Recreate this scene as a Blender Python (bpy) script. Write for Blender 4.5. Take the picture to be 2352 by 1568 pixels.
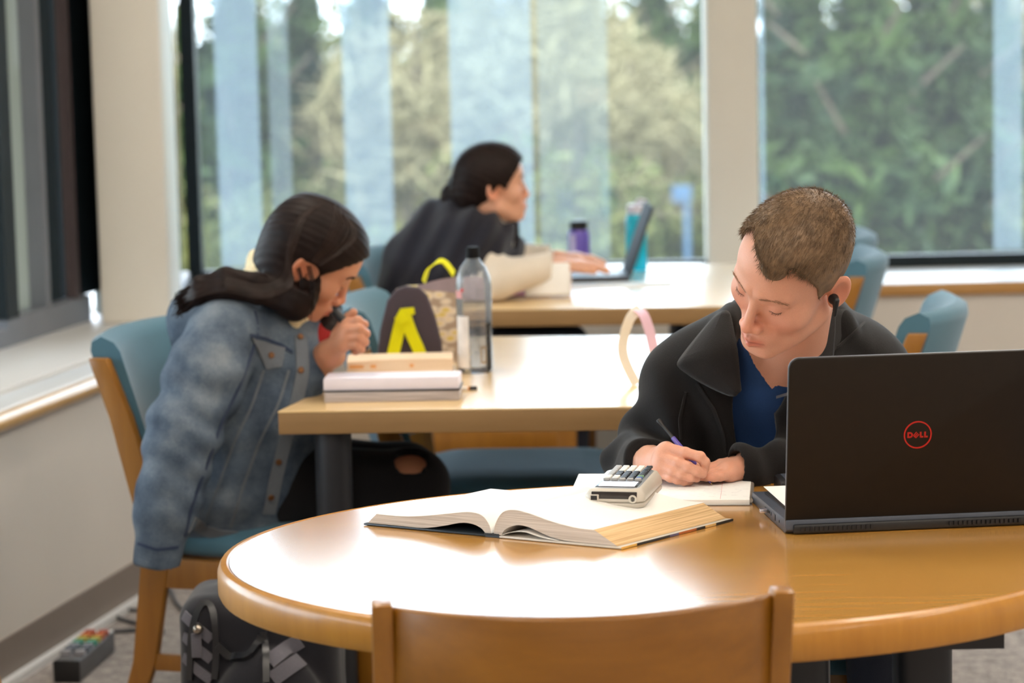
import bpy, bmesh, math, random
import numpy as np
from mathutils import Vector, Matrix, Euler

for o in list(bpy.data.objects):
    bpy.data.objects.remove(o, do_unlink=True)
SC = bpy.context.scene
COL = SC.collection
rnd = random.Random(7)
PI = math.pi

# ------------------------------------------------------------------ camera
FPX, IW, IH, CAMZ, HOR, ROLL = 6200.0, 2352, 1568, 1.5, 20.0, math.radians(1.3)
_p = math.atan((IH / 2 - HOR) / FPX)
_fw = np.array([0, math.cos(_p), -math.sin(_p)]); _r0 = np.array([1., 0, 0]); _u0 = np.cross(_r0, _fw)
_R = math.cos(ROLL) * _r0 - math.sin(ROLL) * _u0
_U = math.cos(ROLL) * _u0 + math.sin(ROLL) * _r0
_C = np.array([0, 0, CAMZ])
cam_d = bpy.data.cameras.new('camera'); cam = bpy.data.objects.new('camera', cam_d); COL.objects.link(cam)
cam.matrix_world = Matrix(((_R[0], _U[0], -_fw[0], 0), (_R[1], _U[1], -_fw[1], 0), (_R[2], _U[2], -_fw[2], CAMZ), (0, 0, 0, 1)))
cam_d.sensor_width = 36.0; cam_d.lens = FPX / IW * 36.0
cam_d.clip_start = 0.05; cam_d.clip_end = 400
cam_d.dof.use_dof = True; cam_d.dof.focus_distance = 4.12; cam_d.dof.aperture_fstop = 4.2
SC.camera = cam

def ray(x, y):
    return _fw + (x - IW / 2) / FPX * _R - (y - IH / 2) / FPX * _U
def P(x, y, z=.74):            # the point of a horizontal plane seen at a pixel
    d = ray(x, y); t = (z - CAMZ) / d[2]; return Vector(_C + t * d)
def PY(x, y, Y):               # the point at depth Y seen at a pixel
    d = ray(x, y); return Vector(_C + d * (Y / d[1]))

# ------------------------------------------------------------------ light
world = bpy.data.worlds.new('overcast'); SC.world = world; world.use_nodes = True
wn = world.node_tree; bgn = wn.nodes['Background']
bgn.inputs['Color'].default_value = (0.80, 0.90, 1.0, 1); bgn.inputs['Strength'].default_value = 2.5
SC.view_settings.view_transform = 'Standard'; SC.view_settings.look = 'None'
SC.view_settings.gamma = 1.0; SC.view_settings.use_curve_mapping = False
SC.view_settings.exposure = 1.75

def portal(name, loc, rot, sx, sy):
    d = bpy.data.lights.new(name, 'AREA'); d.shape = 'RECTANGLE'; d.size = sx; d.size_y = sy
    d.cycles.is_portal = True
    o = bpy.data.objects.new(name, d); o.location = loc; o.rotation_euler = rot; COL.objects.link(o); return o

# ------------------------------------------------------------------ helpers
def setp(o, label=None, cat=None, group=None, kind=None):
    if label: o['label'] = label
    if cat: o['category'] = cat
    if group: o['group'] = group
    if kind: o['kind'] = kind
    return o
def thing(name, label, cat, loc=(0, 0, 0), rz=0, group=None):
    o = bpy.data.objects.new(name, None); COL.objects.link(o)
    o.empty_display_size = .05
    o.location = loc; o.rotation_euler = (0, 0, rz)
    return setp(o, label, cat, group)
def copytree(o, parent=None):
    c = o.copy(); COL.objects.link(c); c.parent = parent
    for ch in o.children: copytree(ch, c)
    return c

class G:
    """collects shapes; build() links them as one mesh object"""
    def __init__(s): s.v = []; s.f = []
    def add(s, vs, fs):
        n = len(s.v); s.v += [tuple(v) for v in vs]; s.f += [tuple(i + n for i in f) for f in fs]; return s
    def box(s, c, d, rz=0, M=None):
        hx, hy, hz = d[0] / 2, d[1] / 2, d[2] / 2
        vs = [Vector((x, y, z)) for z in (-hz, hz) for x, y in ((-hx, -hy), (hx, -hy), (hx, hy), (-hx, hy))]
        m = Matrix.Translation(c) @ (M if M else Matrix.Rotation(rz, 4, 'Z'))
        return s.add([m @ v for v in vs], [(3, 2, 1, 0), (4, 5, 6, 7), (0, 1, 5, 4), (1, 2, 6, 5), (2, 3, 7, 6), (3, 0, 4, 7)])
    def prism(s, poly, z0, z1, M=None):
        n = len(poly); vs = [Vector((p[0], p[1], z0)) for p in poly] + [Vector((p[0], p[1], z1)) for p in poly]
        if M: vs = [M @ v for v in vs]
        return s.add(vs, [tuple(range(n - 1, -1, -1)), tuple(range(n, 2 * n))] + [(i, (i + 1) % n, n + (i + 1) % n, n + i) for i in range(n)])
    def loft(s, rings, cap=True, closed=True):
        m = len(rings[0]); vs = [v for r in rings for v in r]; fs = []
        for k in range(len(rings) - 1):
            for i in range(m if closed else m - 1):
                j = (i + 1) % m; fs.append((k * m + i, k * m + j, (k + 1) * m + j, (k + 1) * m + i))
        if cap and closed:
            fs.append(tuple(range(m - 1, -1, -1))); fs.append(tuple((len(rings) - 1) * m + i for i in range(m)))
        return s.add(vs, fs)
    def lathe(s, prof, n=24, M=None, cap=True):
        rings = [[Vector((r * math.cos(2 * PI * i / n), r * math.sin(2 * PI * i / n), z)) for i in range(n)] for r, z in prof]
        if M: rings = [[M @ v for v in r] for r in rings]
        return s.loft(rings, cap)
    def tube(s, path, rad, n=8, flat=None, up=None, cap=True):
        path = [Vector(p) for p in path]; m = len(path)
        rr = rad if isinstance(rad, (list, tuple)) else [rad] * m
        rings = []; prev = None
        for k in range(m):
            t = (path[min(k + 1, m - 1)] - path[max(k - 1, 0)])
            t = t.normalized() if t.length > 1e-9 else Vector((0, 0, 1))
            if prev is None:
                a = Vector(up) if up else (Vector((0, 0, 1)) if abs(t.z) < .9 else Vector((1, 0, 0)))
            else: a = prev
            a = a - t * a.dot(t)
            if a.length < 1e-6: a = t.orthogonal()
            a.normalize(); b = t.cross(a); prev = a
            r = rr[k]; rx, ry = (r, r) if flat is None else (r, r * flat)
            rings.append([path[k] + a * (rx * math.cos(2 * PI * i / n)) + b * (ry * math.sin(2 * PI * i / n)) for i in range(n)])
        return s.loft(rings, cap)
    def strip(s, path, wid, th, wdir):
        """flat band: width along wdir, thickness th"""
        path = [Vector(p) for p in path]; m = len(path); rings = []
        for k in range(m):
            t = (path[min(k + 1, m - 1)] - path[max(k - 1, 0)]).normalized()
            w = Vector(wdir(k) if callable(wdir) else wdir); w = (w - t * w.dot(t)).normalized(); nrm = t.cross(w)
            hw = (wid(k) if callable(wid) else wid) / 2
            rings.append([path[k] + w * hw + nrm * th / 2, path[k] - w * hw + nrm * th / 2, path[k] - w * hw - nrm * th / 2, path[k] + w * hw - nrm * th / 2])
        return s.loft(rings)
    def build(s, name, mat, parent=None, bevel=0, seg=2, smooth=True, angle=40, sub=0):
        me = bpy.data.meshes.new(name); me.from_pydata(s.v, [], s.f)
        bm = bmesh.new(); bm.from_mesh(me)
        bmesh.ops.recalc_face_normals(bm, faces=bm.faces)
        if bevel:
            es = [e for e in bm.edges if len(e.link_faces) == 2 and e.calc_face_angle(0) > math.radians(30)]
            bmesh.ops.bevel(bm, geom=es, offset=bevel, segments=seg, profile=.5, affect='EDGES', clamp_overlap=True)
        bm.to_mesh(me); bm.free()
        if smooth:
            me.polygons.foreach_set('use_smooth', [True] * len(me.polygons)); me.set_sharp_from_angle(angle=math.radians(angle))
        if mat: me.materials.append(mat)
        o = bpy.data.objects.new(name, me); COL.objects.link(o)
        if parent: o.parent = parent
        if sub:
            md = o.modifiers.new('sub', 'SUBSURF'); md.levels = sub; md.render_levels = sub
        return o

def struct(o): o['kind'] = 'structure'; return o

# ------------------------------------------------------------------ materials
def srgb(r, g, b):
    f = lambda c: (c / 255 / 12.92) if c / 255 <= .04045 else ((c / 255 + .055) / 1.055) ** 2.4
    return (f(r), f(g), f(b), 1)
class NT:
    def __init__(s, name):
        s.m = bpy.data.materials.new(name); s.m.use_nodes = True; s.t = s.m.node_tree; s.b = s.t.nodes['Principled BSDF']; s.out = s.t.nodes['Material Output']
    def n(s, t, **kw):
        nd = s.t.nodes.new(t)
        for k, v in kw.items():
            if k in nd.inputs: nd.inputs[k].default_value = v
            else: setattr(nd, k, v)
        return nd
    def l(s, a, b): s.t.links.new(a, b)
    def coords(s, scale=(1, 1, 1), rot=(0, 0, 0), kind='Object'):
        tc = s.n('ShaderNodeTexCoord'); mp = s.n('ShaderNodeMapping'); mp.inputs['Scale'].default_value = scale; mp.inputs['Rotation'].default_value = rot
        s.l(tc.outputs[kind], mp.inputs['Vector']); return mp.outputs['Vector']
    def ramp(s, fac, stops):
        r = s.n('ShaderNodeValToRGB'); e = r.color_ramp.elements
        while len(e) < len(stops): e.new(.5)
        for i, (p, c) in enumerate(stops): e[i].position = p; e[i].color = c
        s.l(fac, r.inputs['Fac']); return r.outputs['Color']
    def bump(s, h, strength=.2, dist=.01):
        b = s.n('ShaderNodeBump'); b.inputs['Strength'].default_value = strength; b.inputs['Distance'].default_value = dist
        s.l(h, b.inputs['Height']); s.l(b.outputs['Normal'], s.b.inputs['Normal']); return b
def mul(c, k): return (min(c[0] * k, 1), min(c[1] * k, 1), min(c[2] * k, 1), 1)
def plain(name, c, rough=.5, metal=0, spec=.5, coat=0, var=.12, vs=30, bump=0, bs=200, trans=0, sheen=0, kind='Object', stretch=(1, 1, 1)):
    k = NT(name); b = k.b
    v = k.coords(stretch, kind=kind)
    nz = k.n('ShaderNodeTexNoise', Scale=vs, Detail=4.0); k.l(v, nz.inputs['Vector'])
    k.l(k.ramp(nz.outputs['Fac'], [(.3, mul(c, 1 - var)), (.7, mul(c, 1 + var))]), b.inputs['Base Color'])
    b.inputs['Roughness'].default_value = rough; b.inputs['Metallic'].default_value = metal
    b.inputs['Specular IOR Level'].default_value = spec; b.inputs['Coat Weight'].default_value = coat
    b.inputs['Transmission Weight'].default_value = trans
    if sheen: b.inputs['Sheen Weight'].default_value = sheen; b.inputs['Sheen Roughness'].default_value = .5
    if bump:
        n2 = k.n('ShaderNodeTexNoise', Scale=bs, Detail=3.0); k.l(v, n2.inputs['Vector']); k.bump(n2.outputs['Fac'], bump, .004)
    return k.m
def wood(name, c0, c1, axis=0, rough=.3, coat=.3, fine=40, wide=3, crough=.12, spec=.5):
    k = NT(name); b = k.b
    sc = [fine] * 3; sc[axis] = wide
    v = k.coords(tuple(sc))
    nz = k.n('ShaderNodeTexNoise', Scale=1.0, Detail=6.0, Roughness=.65); k.l(v, nz.inputs['Vector'])
    sc2 = [6.0] * 3; sc2[axis] = 0.5
    v2 = k.coords(tuple(sc2)); n2 = k.n('ShaderNodeTexNoise', Scale=1.0, Detail=3.0, Distortion=.8); k.l(v2, n2.inputs['Vector'])
    mx = k.n('ShaderNodeMix'); mx.data_type = 'FLOAT'; mx.inputs[0].default_value = .45
    k.l(nz.outputs['Fac'], mx.inputs[2]); k.l(n2.outputs['Fac'], mx.inputs[3])
    k.l(k.ramp(mx.outputs[0], [(.32, c0), (.68, c1)]), b.inputs['Base Color'])
    b.inputs['Roughness'].default_value = rough; b.inputs['Coat Weight'].default_value = coat; b.inputs['Coat Roughness'].default_value = crough
    b.inputs['Specular IOR Level'].default_value = spec
    k.bump(nz.outputs['Fac'], .015, .001)
    return k.m
def fabric(name, c, scale=900, var=.15, sheen=.3, rough=.9, kind='Object'):
    k = NT(name); b = k.b; v = k.coords(kind=kind)
    n1 = k.n('ShaderNodeTexNoise', Scale=float(scale), Detail=2.0); k.l(v, n1.inputs['Vector'])
    n2 = k.n('ShaderNodeTexNoise', Scale=9.0, Detail=4.0); k.l(v, n2.inputs['Vector'])
    mx = k.n('ShaderNodeMix'); mx.data_type = 'FLOAT'; mx.inputs[0].default_value = .5
    k.l(n1.outputs['Fac'], mx.inputs[2]); k.l(n2.outputs['Fac'], mx.inputs[3])
    k.l(k.ramp(mx.outputs[0], [(.3, mul(c, 1 - var)), (.7, mul(c, 1 + var))]), b.inputs['Base Color'])
    b.inputs['Roughness'].default_value = rough; b.inputs['Specular IOR Level'].default_value = .25
    b.inputs['Sheen Weight'].default_value = sheen; b.inputs['Sheen Roughness'].default_value = .5
    k.bump(n1.outputs['Fac'], .25, .002)
    return k.m
def vcol(name, rough=.5, spec=.4, sss=0, bump=0, bs=400, sheen=0, attr='Col'):
    k = NT(name); b = k.b; a = k.n('ShaderNodeAttribute'); a.attribute_name = attr
    v = k.coords(); nz = k.n('ShaderNodeTexNoise', Scale=float(bs), Detail=3.0); k.l(v, nz.inputs['Vector'])
    mx = k.n('ShaderNodeMix'); mx.data_type = 'RGBA'; mx.blend_type = 'MULTIPLY'; mx.inputs[0].default_value = .35
    k.l(a.outputs['Color'], mx.inputs[6]); k.l(k.ramp(nz.outputs['Fac'], [(.25, (.72, .70, .70, 1)), (.75, (1, 1, 1, 1))]), mx.inputs[7])
    k.l(mx.outputs[2], b.inputs['Base Color'])
    b.inputs['Roughness'].default_value = rough; b.inputs['Specular IOR Level'].default_value = spec
    if sss:
        b.inputs['Subsurface Weight'].default_value = sss; b.inputs['Subsurface Radius'].default_value = (.012, .005, .003); b.inputs['Subsurface Scale'].default_value = .6
    if sheen: b.inputs['Sheen Weight'].default_value = sheen
    if bump: k.bump(nz.outputs['Fac'], bump, .002)
    return k.m

m_wall = plain('wall_paint', srgb(220, 213, 205), .75, var=.02, vs=3, bump=.05, bs=300)
m_white = plain('white_paint', srgb(232, 227, 216), .55, var=.02, vs=3)
m_sill = plain('sill_laminate', srgb(226, 226, 226), .35, var=.02, vs=4)
m_base = plain('rubber_baseboard', srgb(136, 124, 116), .6, var=.05, vs=6)
m_ceil = plain('ceiling_tile', srgb(225, 222, 214), .9, var=.04, vs=40)
m_frame = plain('dark_window_frame', srgb(30, 40, 45), .5, spec=.2, var=.08, vs=8)
m_steel = plain('grey_window_frame', srgb(120, 125, 135), .4, var=.05, vs=8)
m_maple = wood('maple_top', srgb(188, 132, 56), srgb(208, 156, 78), 0, rough=.25, coat=1.0, fine=60, wide=4, crough=.15)
m_mapleedge = wood('maple_edge', srgb(160, 104, 24), srgb(184, 128, 44), 2, rough=.35, coat=.3, fine=50, wide=6)
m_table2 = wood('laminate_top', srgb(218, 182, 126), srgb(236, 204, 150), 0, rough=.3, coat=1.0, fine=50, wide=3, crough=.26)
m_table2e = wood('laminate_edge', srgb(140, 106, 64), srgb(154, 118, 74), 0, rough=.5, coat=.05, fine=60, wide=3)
m_chairwood = wood('chair_beech', srgb(132, 84, 20), srgb(158, 106, 34), 2, rough=.38, coat=.2, fine=36, wide=3)
m_chairpanel = wood('chair_panel_beech', srgb(112, 68, 4), srgb(140, 90, 14), 0, rough=.4, coat=.2, fine=30, wide=2.2)
m_teal = fabric('teal_upholstery', srgb(74, 112, 130), 700, .12, .25)
m_black = plain('black_metal', srgb(30, 32, 38), .45, var=.05, vs=10)
m_blackpl = plain('black_plastic', srgb(22, 22, 24), .4, var=.05, vs=10)
m_paper = plain('white_paper', srgb(240, 240, 238), .8, var=.01, vs=5)
# ------------------------------------------------------------------ the room
SILLZ = .63
CEIL = 2.95
# left wall runs obliquely: foot line from two baseboard points
wa = P(15, 1568, 0); wb = P(245, 1422, 0)
wd = (wb - wa).normalized(); wn_ = Vector((wd.y, -wd.x, 0))         # towards the room
def LW(t, off=0, z=0):          # a point of the left wall: t = depth Y, off = distance into the room
    s = (t - wa.y) / wd.y; q = wa + wd * s + wn_ * off; return Vector((q.x, q.y, z))
YF = P(2180, 648, SILLZ).y + .03            # face of the far wall
YW = P(2180, 613, SILLZ).y + .02            # glazing of the far wall
corner = LW(YF)
XR, YB = 5.2, -4.5
# floor
g = G(); g.box((0, 2.5, -.06), (14, 14.6, .12)); 
def carpet():
    k = NT('carpet'); v = k.coords()
    n1 = k.n('ShaderNodeTexNoise', Scale=160.0, Detail=3.0); k.l(v, n1.inputs['Vector'])
    n2 = k.n('ShaderNodeTexNoise', Scale=34.0, Detail=4.0); k.l(v, n2.inputs['Vector'])
    mx = k.n('ShaderNodeMix'); mx.data_type = 'FLOAT'; mx.inputs[0].default_value = .5
    k.l(n1.outputs['Fac'], mx.inputs[2]); k.l(n2.outputs['Fac'], mx.inputs[3])
    k.l(k.ramp(mx.outputs[0], [(.36, srgb(120, 112, 108)), (.5, srgb(160, 152, 148)), (.64, srgb(188, 178, 170))]), k.b.inputs['Base Color'])
    k.b.inputs['Roughness'].default_value = .95; k.b.inputs['Specular IOR Level'].default_value = .1
    k.bump(n1.outputs['Fac'], .6, .006); return k.m
m_carpet = carpet()
struct(g.build('floor', m_carpet))
g = G(); g.box((0, 2.5, CEIL + .05), (14, 14.6, .1)); struct(g.build('ceiling', m_ceil))
# wall below the sill, left
g = G(); a, b = LW(YB), LW(YF); a2, b2 = LW(YB, -.12), LW(YF, -.12)
g.prism([a, b, b2, a2], 0, SILLZ - .035); struct(g.build('wall_left', m_wall))
g = G(); g.prism([LW(YB, .006), LW(YF, .006), LW(YF), LW(YB)], 0, .105); struct(g.build('baseboard_left', m_base))
g = G(); g.prism([LW(YB, .028), LW(YF - .1, .028), LW(YF - .1, .0061), LW(YB, .0061)], 0, .016); struct(g.build('trim_1', m_sill))
# far wall below the sill
g = G(); g.box(((corner.x + XR) / 2, YF + .06, (SILLZ - .035) / 2), (XR - corner.x, .12, SILLZ - .035)); struct(g.build('wall_back', m_wall))
g = G(); g.box(((corner.x + XR) / 2, YF - .003, .0525), (XR - corner.x, .006, .105)); struct(g.build('baseboard_back', m_base))
# right and rear walls, behind and beside the camera
g = G(); g.box((XR + .06, 2.5, CEIL / 2), (.12, 14.4, CEIL)); struct(g.build('wall_right', m_wall))
g = G(); g.box((0, YB - .06, CEIL / 2), (12, .12, CEIL)); struct(g.build('wall_front', m_wall))
# sill: one L-shaped shelf along both window walls
WOFF = -.42                                                        # glazing of the left wall sits behind the sill
g = G(); g.prism([LW(YB, -.10), LW(YF, -.10) + Vector((0, .10, 0)), Vector((XR, YF + .10, 0)), Vector((XR, YW + .1, 0)), Vector((-1.7, YW + .1, 0)), LW(8.0, WOFF - .06), LW(YB, WOFF - .06)], SILLZ - .03, SILLZ)
struct(g.build('trim_2', m_sill, bevel=.003))
g = G(); g.prism([LW(YB, -.005), LW(YF, -.005), LW(YF, -.096), LW(YB, -.096)], SILLZ - .033, SILLZ - .006)
struct(g.build('trim_3', m_sill, bevel=.004))
g = G(); g.prism([Vector((corner.x, YF + .002, 0)), Vector((XR, YF + .002, 0)), Vector((XR, YF + .1, 0)), Vector((corner.x, YF + .1, 0))], SILLZ - .031, SILLZ - .003)
struct(g.build('trim_4', m_sill))
# wooden nosing, left and far
m_nose = wood('nosing_beech', srgb(200, 158, 100), srgb(222, 184, 128), 1, rough=.3, coat=.3)
g = G(); pts = [LW(YB, .012, SILLZ - .03), LW(YF, .012, SILLZ - .03)]
g.tube([LW(YB + i * (YF - YB) / 4, .012, SILLZ - .03) for i in range(5)], .021, 12); struct(g.build('trim_5', m_nose))
m_nose2 = wood('nosing_beech_far', srgb(176, 128, 68), srgb(196, 148, 88), 0, rough=.4, coat=.1)
g = G(); g.box(((corner.x + XR) / 2, YF - .008, SILLZ - .022), (XR - corner.x, .022, .04)); struct(g.build('trim_6', m_nose2, bevel=.006))

# ---- far glazing: frame bars, panes, pillar
def glassmat(name, tint, veil=0.0, veilc=(.55, .68, .85, 1), rough=0):
    k = NT(name); t = k.t; t.nodes.remove(k.b)
    tr = k.n('ShaderNodeBsdfTransparent'); tr.inputs['Color'].default_value = tint
    gl = k.n('ShaderNodeBsdfGlossy'); gl.inputs['Roughness'].default_value = rough
    fr = k.n('ShaderNodeFresnel'); fr.inputs['IOR'].default_value = 1.45
    mx = k.n('ShaderNodeMixShader'); k.l(fr.outputs[0], mx.inputs[0]); k.l(tr.outputs[0], mx.inputs[1]); k.l(gl.outputs[0], mx.inputs[2])
    last = mx
    if veil:
        tl = k.n('ShaderNodeBsdfTranslucent'); tl.inputs['Color'].default_value = veilc
        m2 = k.n('ShaderNodeMixShader'); m2.inputs[0].default_value = veil
        k.l(last.outputs[0], m2.inputs[1]); k.l(tl.outputs[0], m2.inputs[2]); last = m2
    k.l(last.outputs[0], k.out.inputs['Surface']); return k.m
m_glass = glassmat('window_glass', (.93, .96, .97, 1), .022, (.80, .86, .92, 1))
m_veil = glassmat('blue_translucent', (.86, .93, .98, 1), .15, (.84, .91, 1.0, 1))
m_veil2 = glassmat('pale_translucent', (.92, .96, .98, 1), .08, (.86, .92, .98, 1))
ZT = CEIL - .02
def xat(px, Y, py=400): return PY(px, py, Y).x
XL = xat(452, YW)                                                   # left end of the far glazing
XP0, XP1 = xat(1627, YW - .12), xat(1743, YW - .12)                 # pillar
def window(name, x0, x1, bands):
    w = bpy.data.objects.new(name, None); COL.objects.link(w); w['kind'] = 'structure'
    zb = SILLZ
    fb = G(); fb.box(((x0 + x1) / 2, YW + .02, zb + .02), (x1 - x0, .06, .04)); fb.build('bottom_frame', m_frame, w)
    fb = G(); fb.box(((x0 + x1) / 2, YW + .02, ZT - .03), (x1 - x0, .06, .06)); fb.build('top_frame', m_frame, w)
    gp = G(); gp.box(((x0 + x1) / 2, YW + .03, (zb + ZT) / 2), (x1 - x0 - .02, .006, ZT - zb - .06)); gp.build('pane', m_glass, w)
    for a, b, mt in bands:
        f = G(); f.box(((a + b) / 2, YW + .024, (zb + ZT) / 2), (b - a, .001, ZT - zb - .1)); f.build('translucent_strip', mt, w)  # thin translucent vertical strip just inside the pane
    return w
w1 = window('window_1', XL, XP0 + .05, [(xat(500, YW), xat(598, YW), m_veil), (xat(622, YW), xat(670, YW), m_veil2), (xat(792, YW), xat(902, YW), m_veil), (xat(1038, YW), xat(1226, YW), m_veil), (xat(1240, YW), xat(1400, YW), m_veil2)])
g = G(); g.box((XL - .012, YW + .0, (SILLZ + ZT) / 2), (.045, .09, ZT - SILLZ)); g.build('jamb', m_frame, w1)
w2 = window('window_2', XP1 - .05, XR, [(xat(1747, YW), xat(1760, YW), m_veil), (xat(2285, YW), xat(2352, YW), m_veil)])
g = G(); g.box(((XP0 + XP1) / 2, YW - .02, CEIL / 2 + .3), (XP1 - XP0, .2, CEIL - .6)); struct(g.build('trim_7', m_white, bevel=.006))
g = G(); g.box(((-2.5 + XR) / 2, YW + .09, ZT + .015), (XR + 2.5, .14, .1)); struct(g.build('trim_8', m_white))

# ---- corner post and the glazed return between post and far window
pc0, pc1 = P(246, 744, SILLZ), P(392, 741, SILLZ)
yc = (pc0.y + pc1.y) / 2
g = G(); g.box(((pc0.x + pc1.x) / 2 - .008, yc + .09, (CEIL + SILLZ) / 2), (pc1.x - pc0.x + .016, .18, CEIL - SILLZ)); struct(g.build('trim_9', m_white, bevel=.012))
w3 = bpy.data.objects.new('window_3', None); COL.objects.link(w3); w3['kind'] = 'structure'
e0 = Vector((pc1.x - .008, yc + .18, 0)); e1 = Vector((XL - .03, YW, 0)); dd = (e1 - e0); nn = Vector((dd.y, -dd.x, 0)).normalized()
def seg(f0, f1, th, z0, z1, off=0):
    a = e0 + dd * f0 + nn * off; b = e0 + dd * f1 + nn * off; gg = G(); gg.prism([a, b, b - nn * th, a - nn * th], z0, z1); return gg
seg(0, .35, .05, SILLZ, ZT).build('jamb', m_white, w3, bevel=.004)
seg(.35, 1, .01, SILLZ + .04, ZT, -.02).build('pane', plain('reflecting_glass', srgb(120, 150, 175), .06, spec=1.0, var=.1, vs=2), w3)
seg(.35, 1, .05, SILLZ, SILLZ + .04).build('bottom_frame', m_steel, w3)

# ---- left glazing seen at a grazing angle
w4 = bpy.data.objects.new('window_4', None); COL.objects.link(w4); w4['kind'] = 'structure'
def LG(px, py=760, off=WOFF):          # where a pixel column meets the left glazing plane
    d = ray(px, py); q0 = LW(0, off); n = wn_
    t = ((q0.x - _C[0]) * n.x + (q0.y - _C[1]) * n.y) / (d[0] * n.x + d[1] * n.y); return _C[1] + t * d[1]
def lseg(y0, y1, th, z0, z1, off=WOFF):
    gg = G(); gg.prism([LW(y0, off), LW(y1, off), LW(y1, off - th), LW(y0, off - th)], z0, z1); return gg
ye = pc0.y + .02
cols = [LG(-12), LG(16), LG(82), LG(92), LG(152), LG(168), LG(246)]
m_dkglass = plain('dark_tinted_glass', srgb(40, 56, 64), .12, spec=.35, var=.1, vs=1.5)
m_blind = glassmat('pale_blind', (.5, .5, .48, 1), .8, (.34, .34, .30, 1))
lseg(YB, cols[0], .05, SILLZ, SILLZ + .05).build('bottom_frame', m_steel, w4)
lseg(cols[0], min(cols[6], ye), .07, SILLZ, SILLZ + .075).build('bottom_frame', m_steel, w4)
lseg(cols[0], cols[1], .07, SILLZ + .07, ZT).build('mullion', m_frame, w4)
lseg(cols[1], cols[2], .02, SILLZ + .07, ZT, WOFF - .05).build('blind', m_blind, w4)
lseg(cols[2], cols[3], .05, SILLZ + .07, ZT).build('mullion', m_steel, w4)
lseg(cols[3], cols[4], .02, SILLZ + .07, ZT, WOFF - .04).build('pane', m_dkglass, w4)
lseg(cols[4], cols[4] + .03, .03, SILLZ + .07, ZT).build('mullion', plain('bronze_mullion', srgb(86, 76, 78), .4, var=.05), w4)
lseg(cols[4] + .03, cols[6], .03, SILLZ + .07, ZT, WOFF - .035).build('jamb', m_frame, w4)
fa, fb_ = LW(cols[6] - .03, WOFF - .03), Vector((pc0.x + .01, yc + .12, 0))
g = G(); g.prism([fa, fb_, fb_ + Vector((-.03, .03, 0)), fa + Vector((-.03, .03, 0))], SILLZ, ZT); g.build('jamb', m_frame, w4)
yy = cols[0]
for i, w in enumerate((1.6, 1.6, 1.6, 1.6, 1.6)):
    y1 = yy - w
    lseg(y1 + .05, yy, .006, SILLZ + .05, ZT, WOFF - .03).build('pane', m_glass, w4)
    lseg(y1, y1 + .05, .06, SILLZ, ZT).build('mullion', m_frame, w4)
    yy = y1
g = G(); g.prism([LW(YB - 1, WOFF), LW(yy, WOFF), LW(yy, WOFF - .12), LW(YB - 1, WOFF - .12)], SILLZ, CEIL); struct(g.build('trim_10', m_wall))
# daylight portals
cw = (XL + XR) / 2
portal('portal_far', (cw, YW + .12, (SILLZ + ZT) / 2), (-PI / 2, 0, 0), XR - XL, ZT - SILLZ)
ymid = (cols[0] + yy) / 2; ang = math.atan2(wd.y, wd.x)
q = LW(ymid, WOFF - .12, (SILLZ + ZT) / 2)
po = portal('portal_left', q, (0, 0, 0), cols[0] - yy, ZT - SILLZ)
po.rotation_euler = Matrix((wd, Vector((0, 0, 1)), wd.cross(Vector((0, 0, 1))))).transposed().to_euler()
_d = po.rotation_euler.to_matrix() @ Vector((0, 0, -1))
if _d.dot(wn_) < 0: po.rotation_euler = Matrix((-wd, Vector((0, 0, 1)), (-wd).cross(Vector((0, 0, 1))))).transposed().to_euler()

# ---- ceiling lamps
def lampmat():
    k = NT('lamp_diffuser'); k.b.inputs['Emission Color'].default_value = (1, .89, .76, 1); k.b.inputs['Emission Strength'].default_value = 7.0
    k.b.inputs['Base Color'].default_value = (.9, .9, .85, 1); return k.m
m_lamp = lampmat()
li = 0
for x in (-.6, 1.2, 3.2):
    for y in (-2.2, .3, 2.6, 5.4):
        t = thing('ceiling_lamp', 'ceiling light panel above the %s of the room, %s' % (('left side', 'middle', 'right side')[(-.6, 1.2, 3.2).index(x)], ('farthest behind the viewer', 'just behind the viewer', 'over the round table', 'over the middle table')[(-2.2, .3, 2.6, 5.4).index(y)]), 'lamp', (x, y, CEIL), 0, 'ceiling light panels')
        G().box((0, 0, -.03), (.34, 1.24, .058)).build('housing', m_white, t)
        G().box((0, 0, -.061), (.3, 1.2, .004)).build('diffuser', m_lamp, t)
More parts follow.
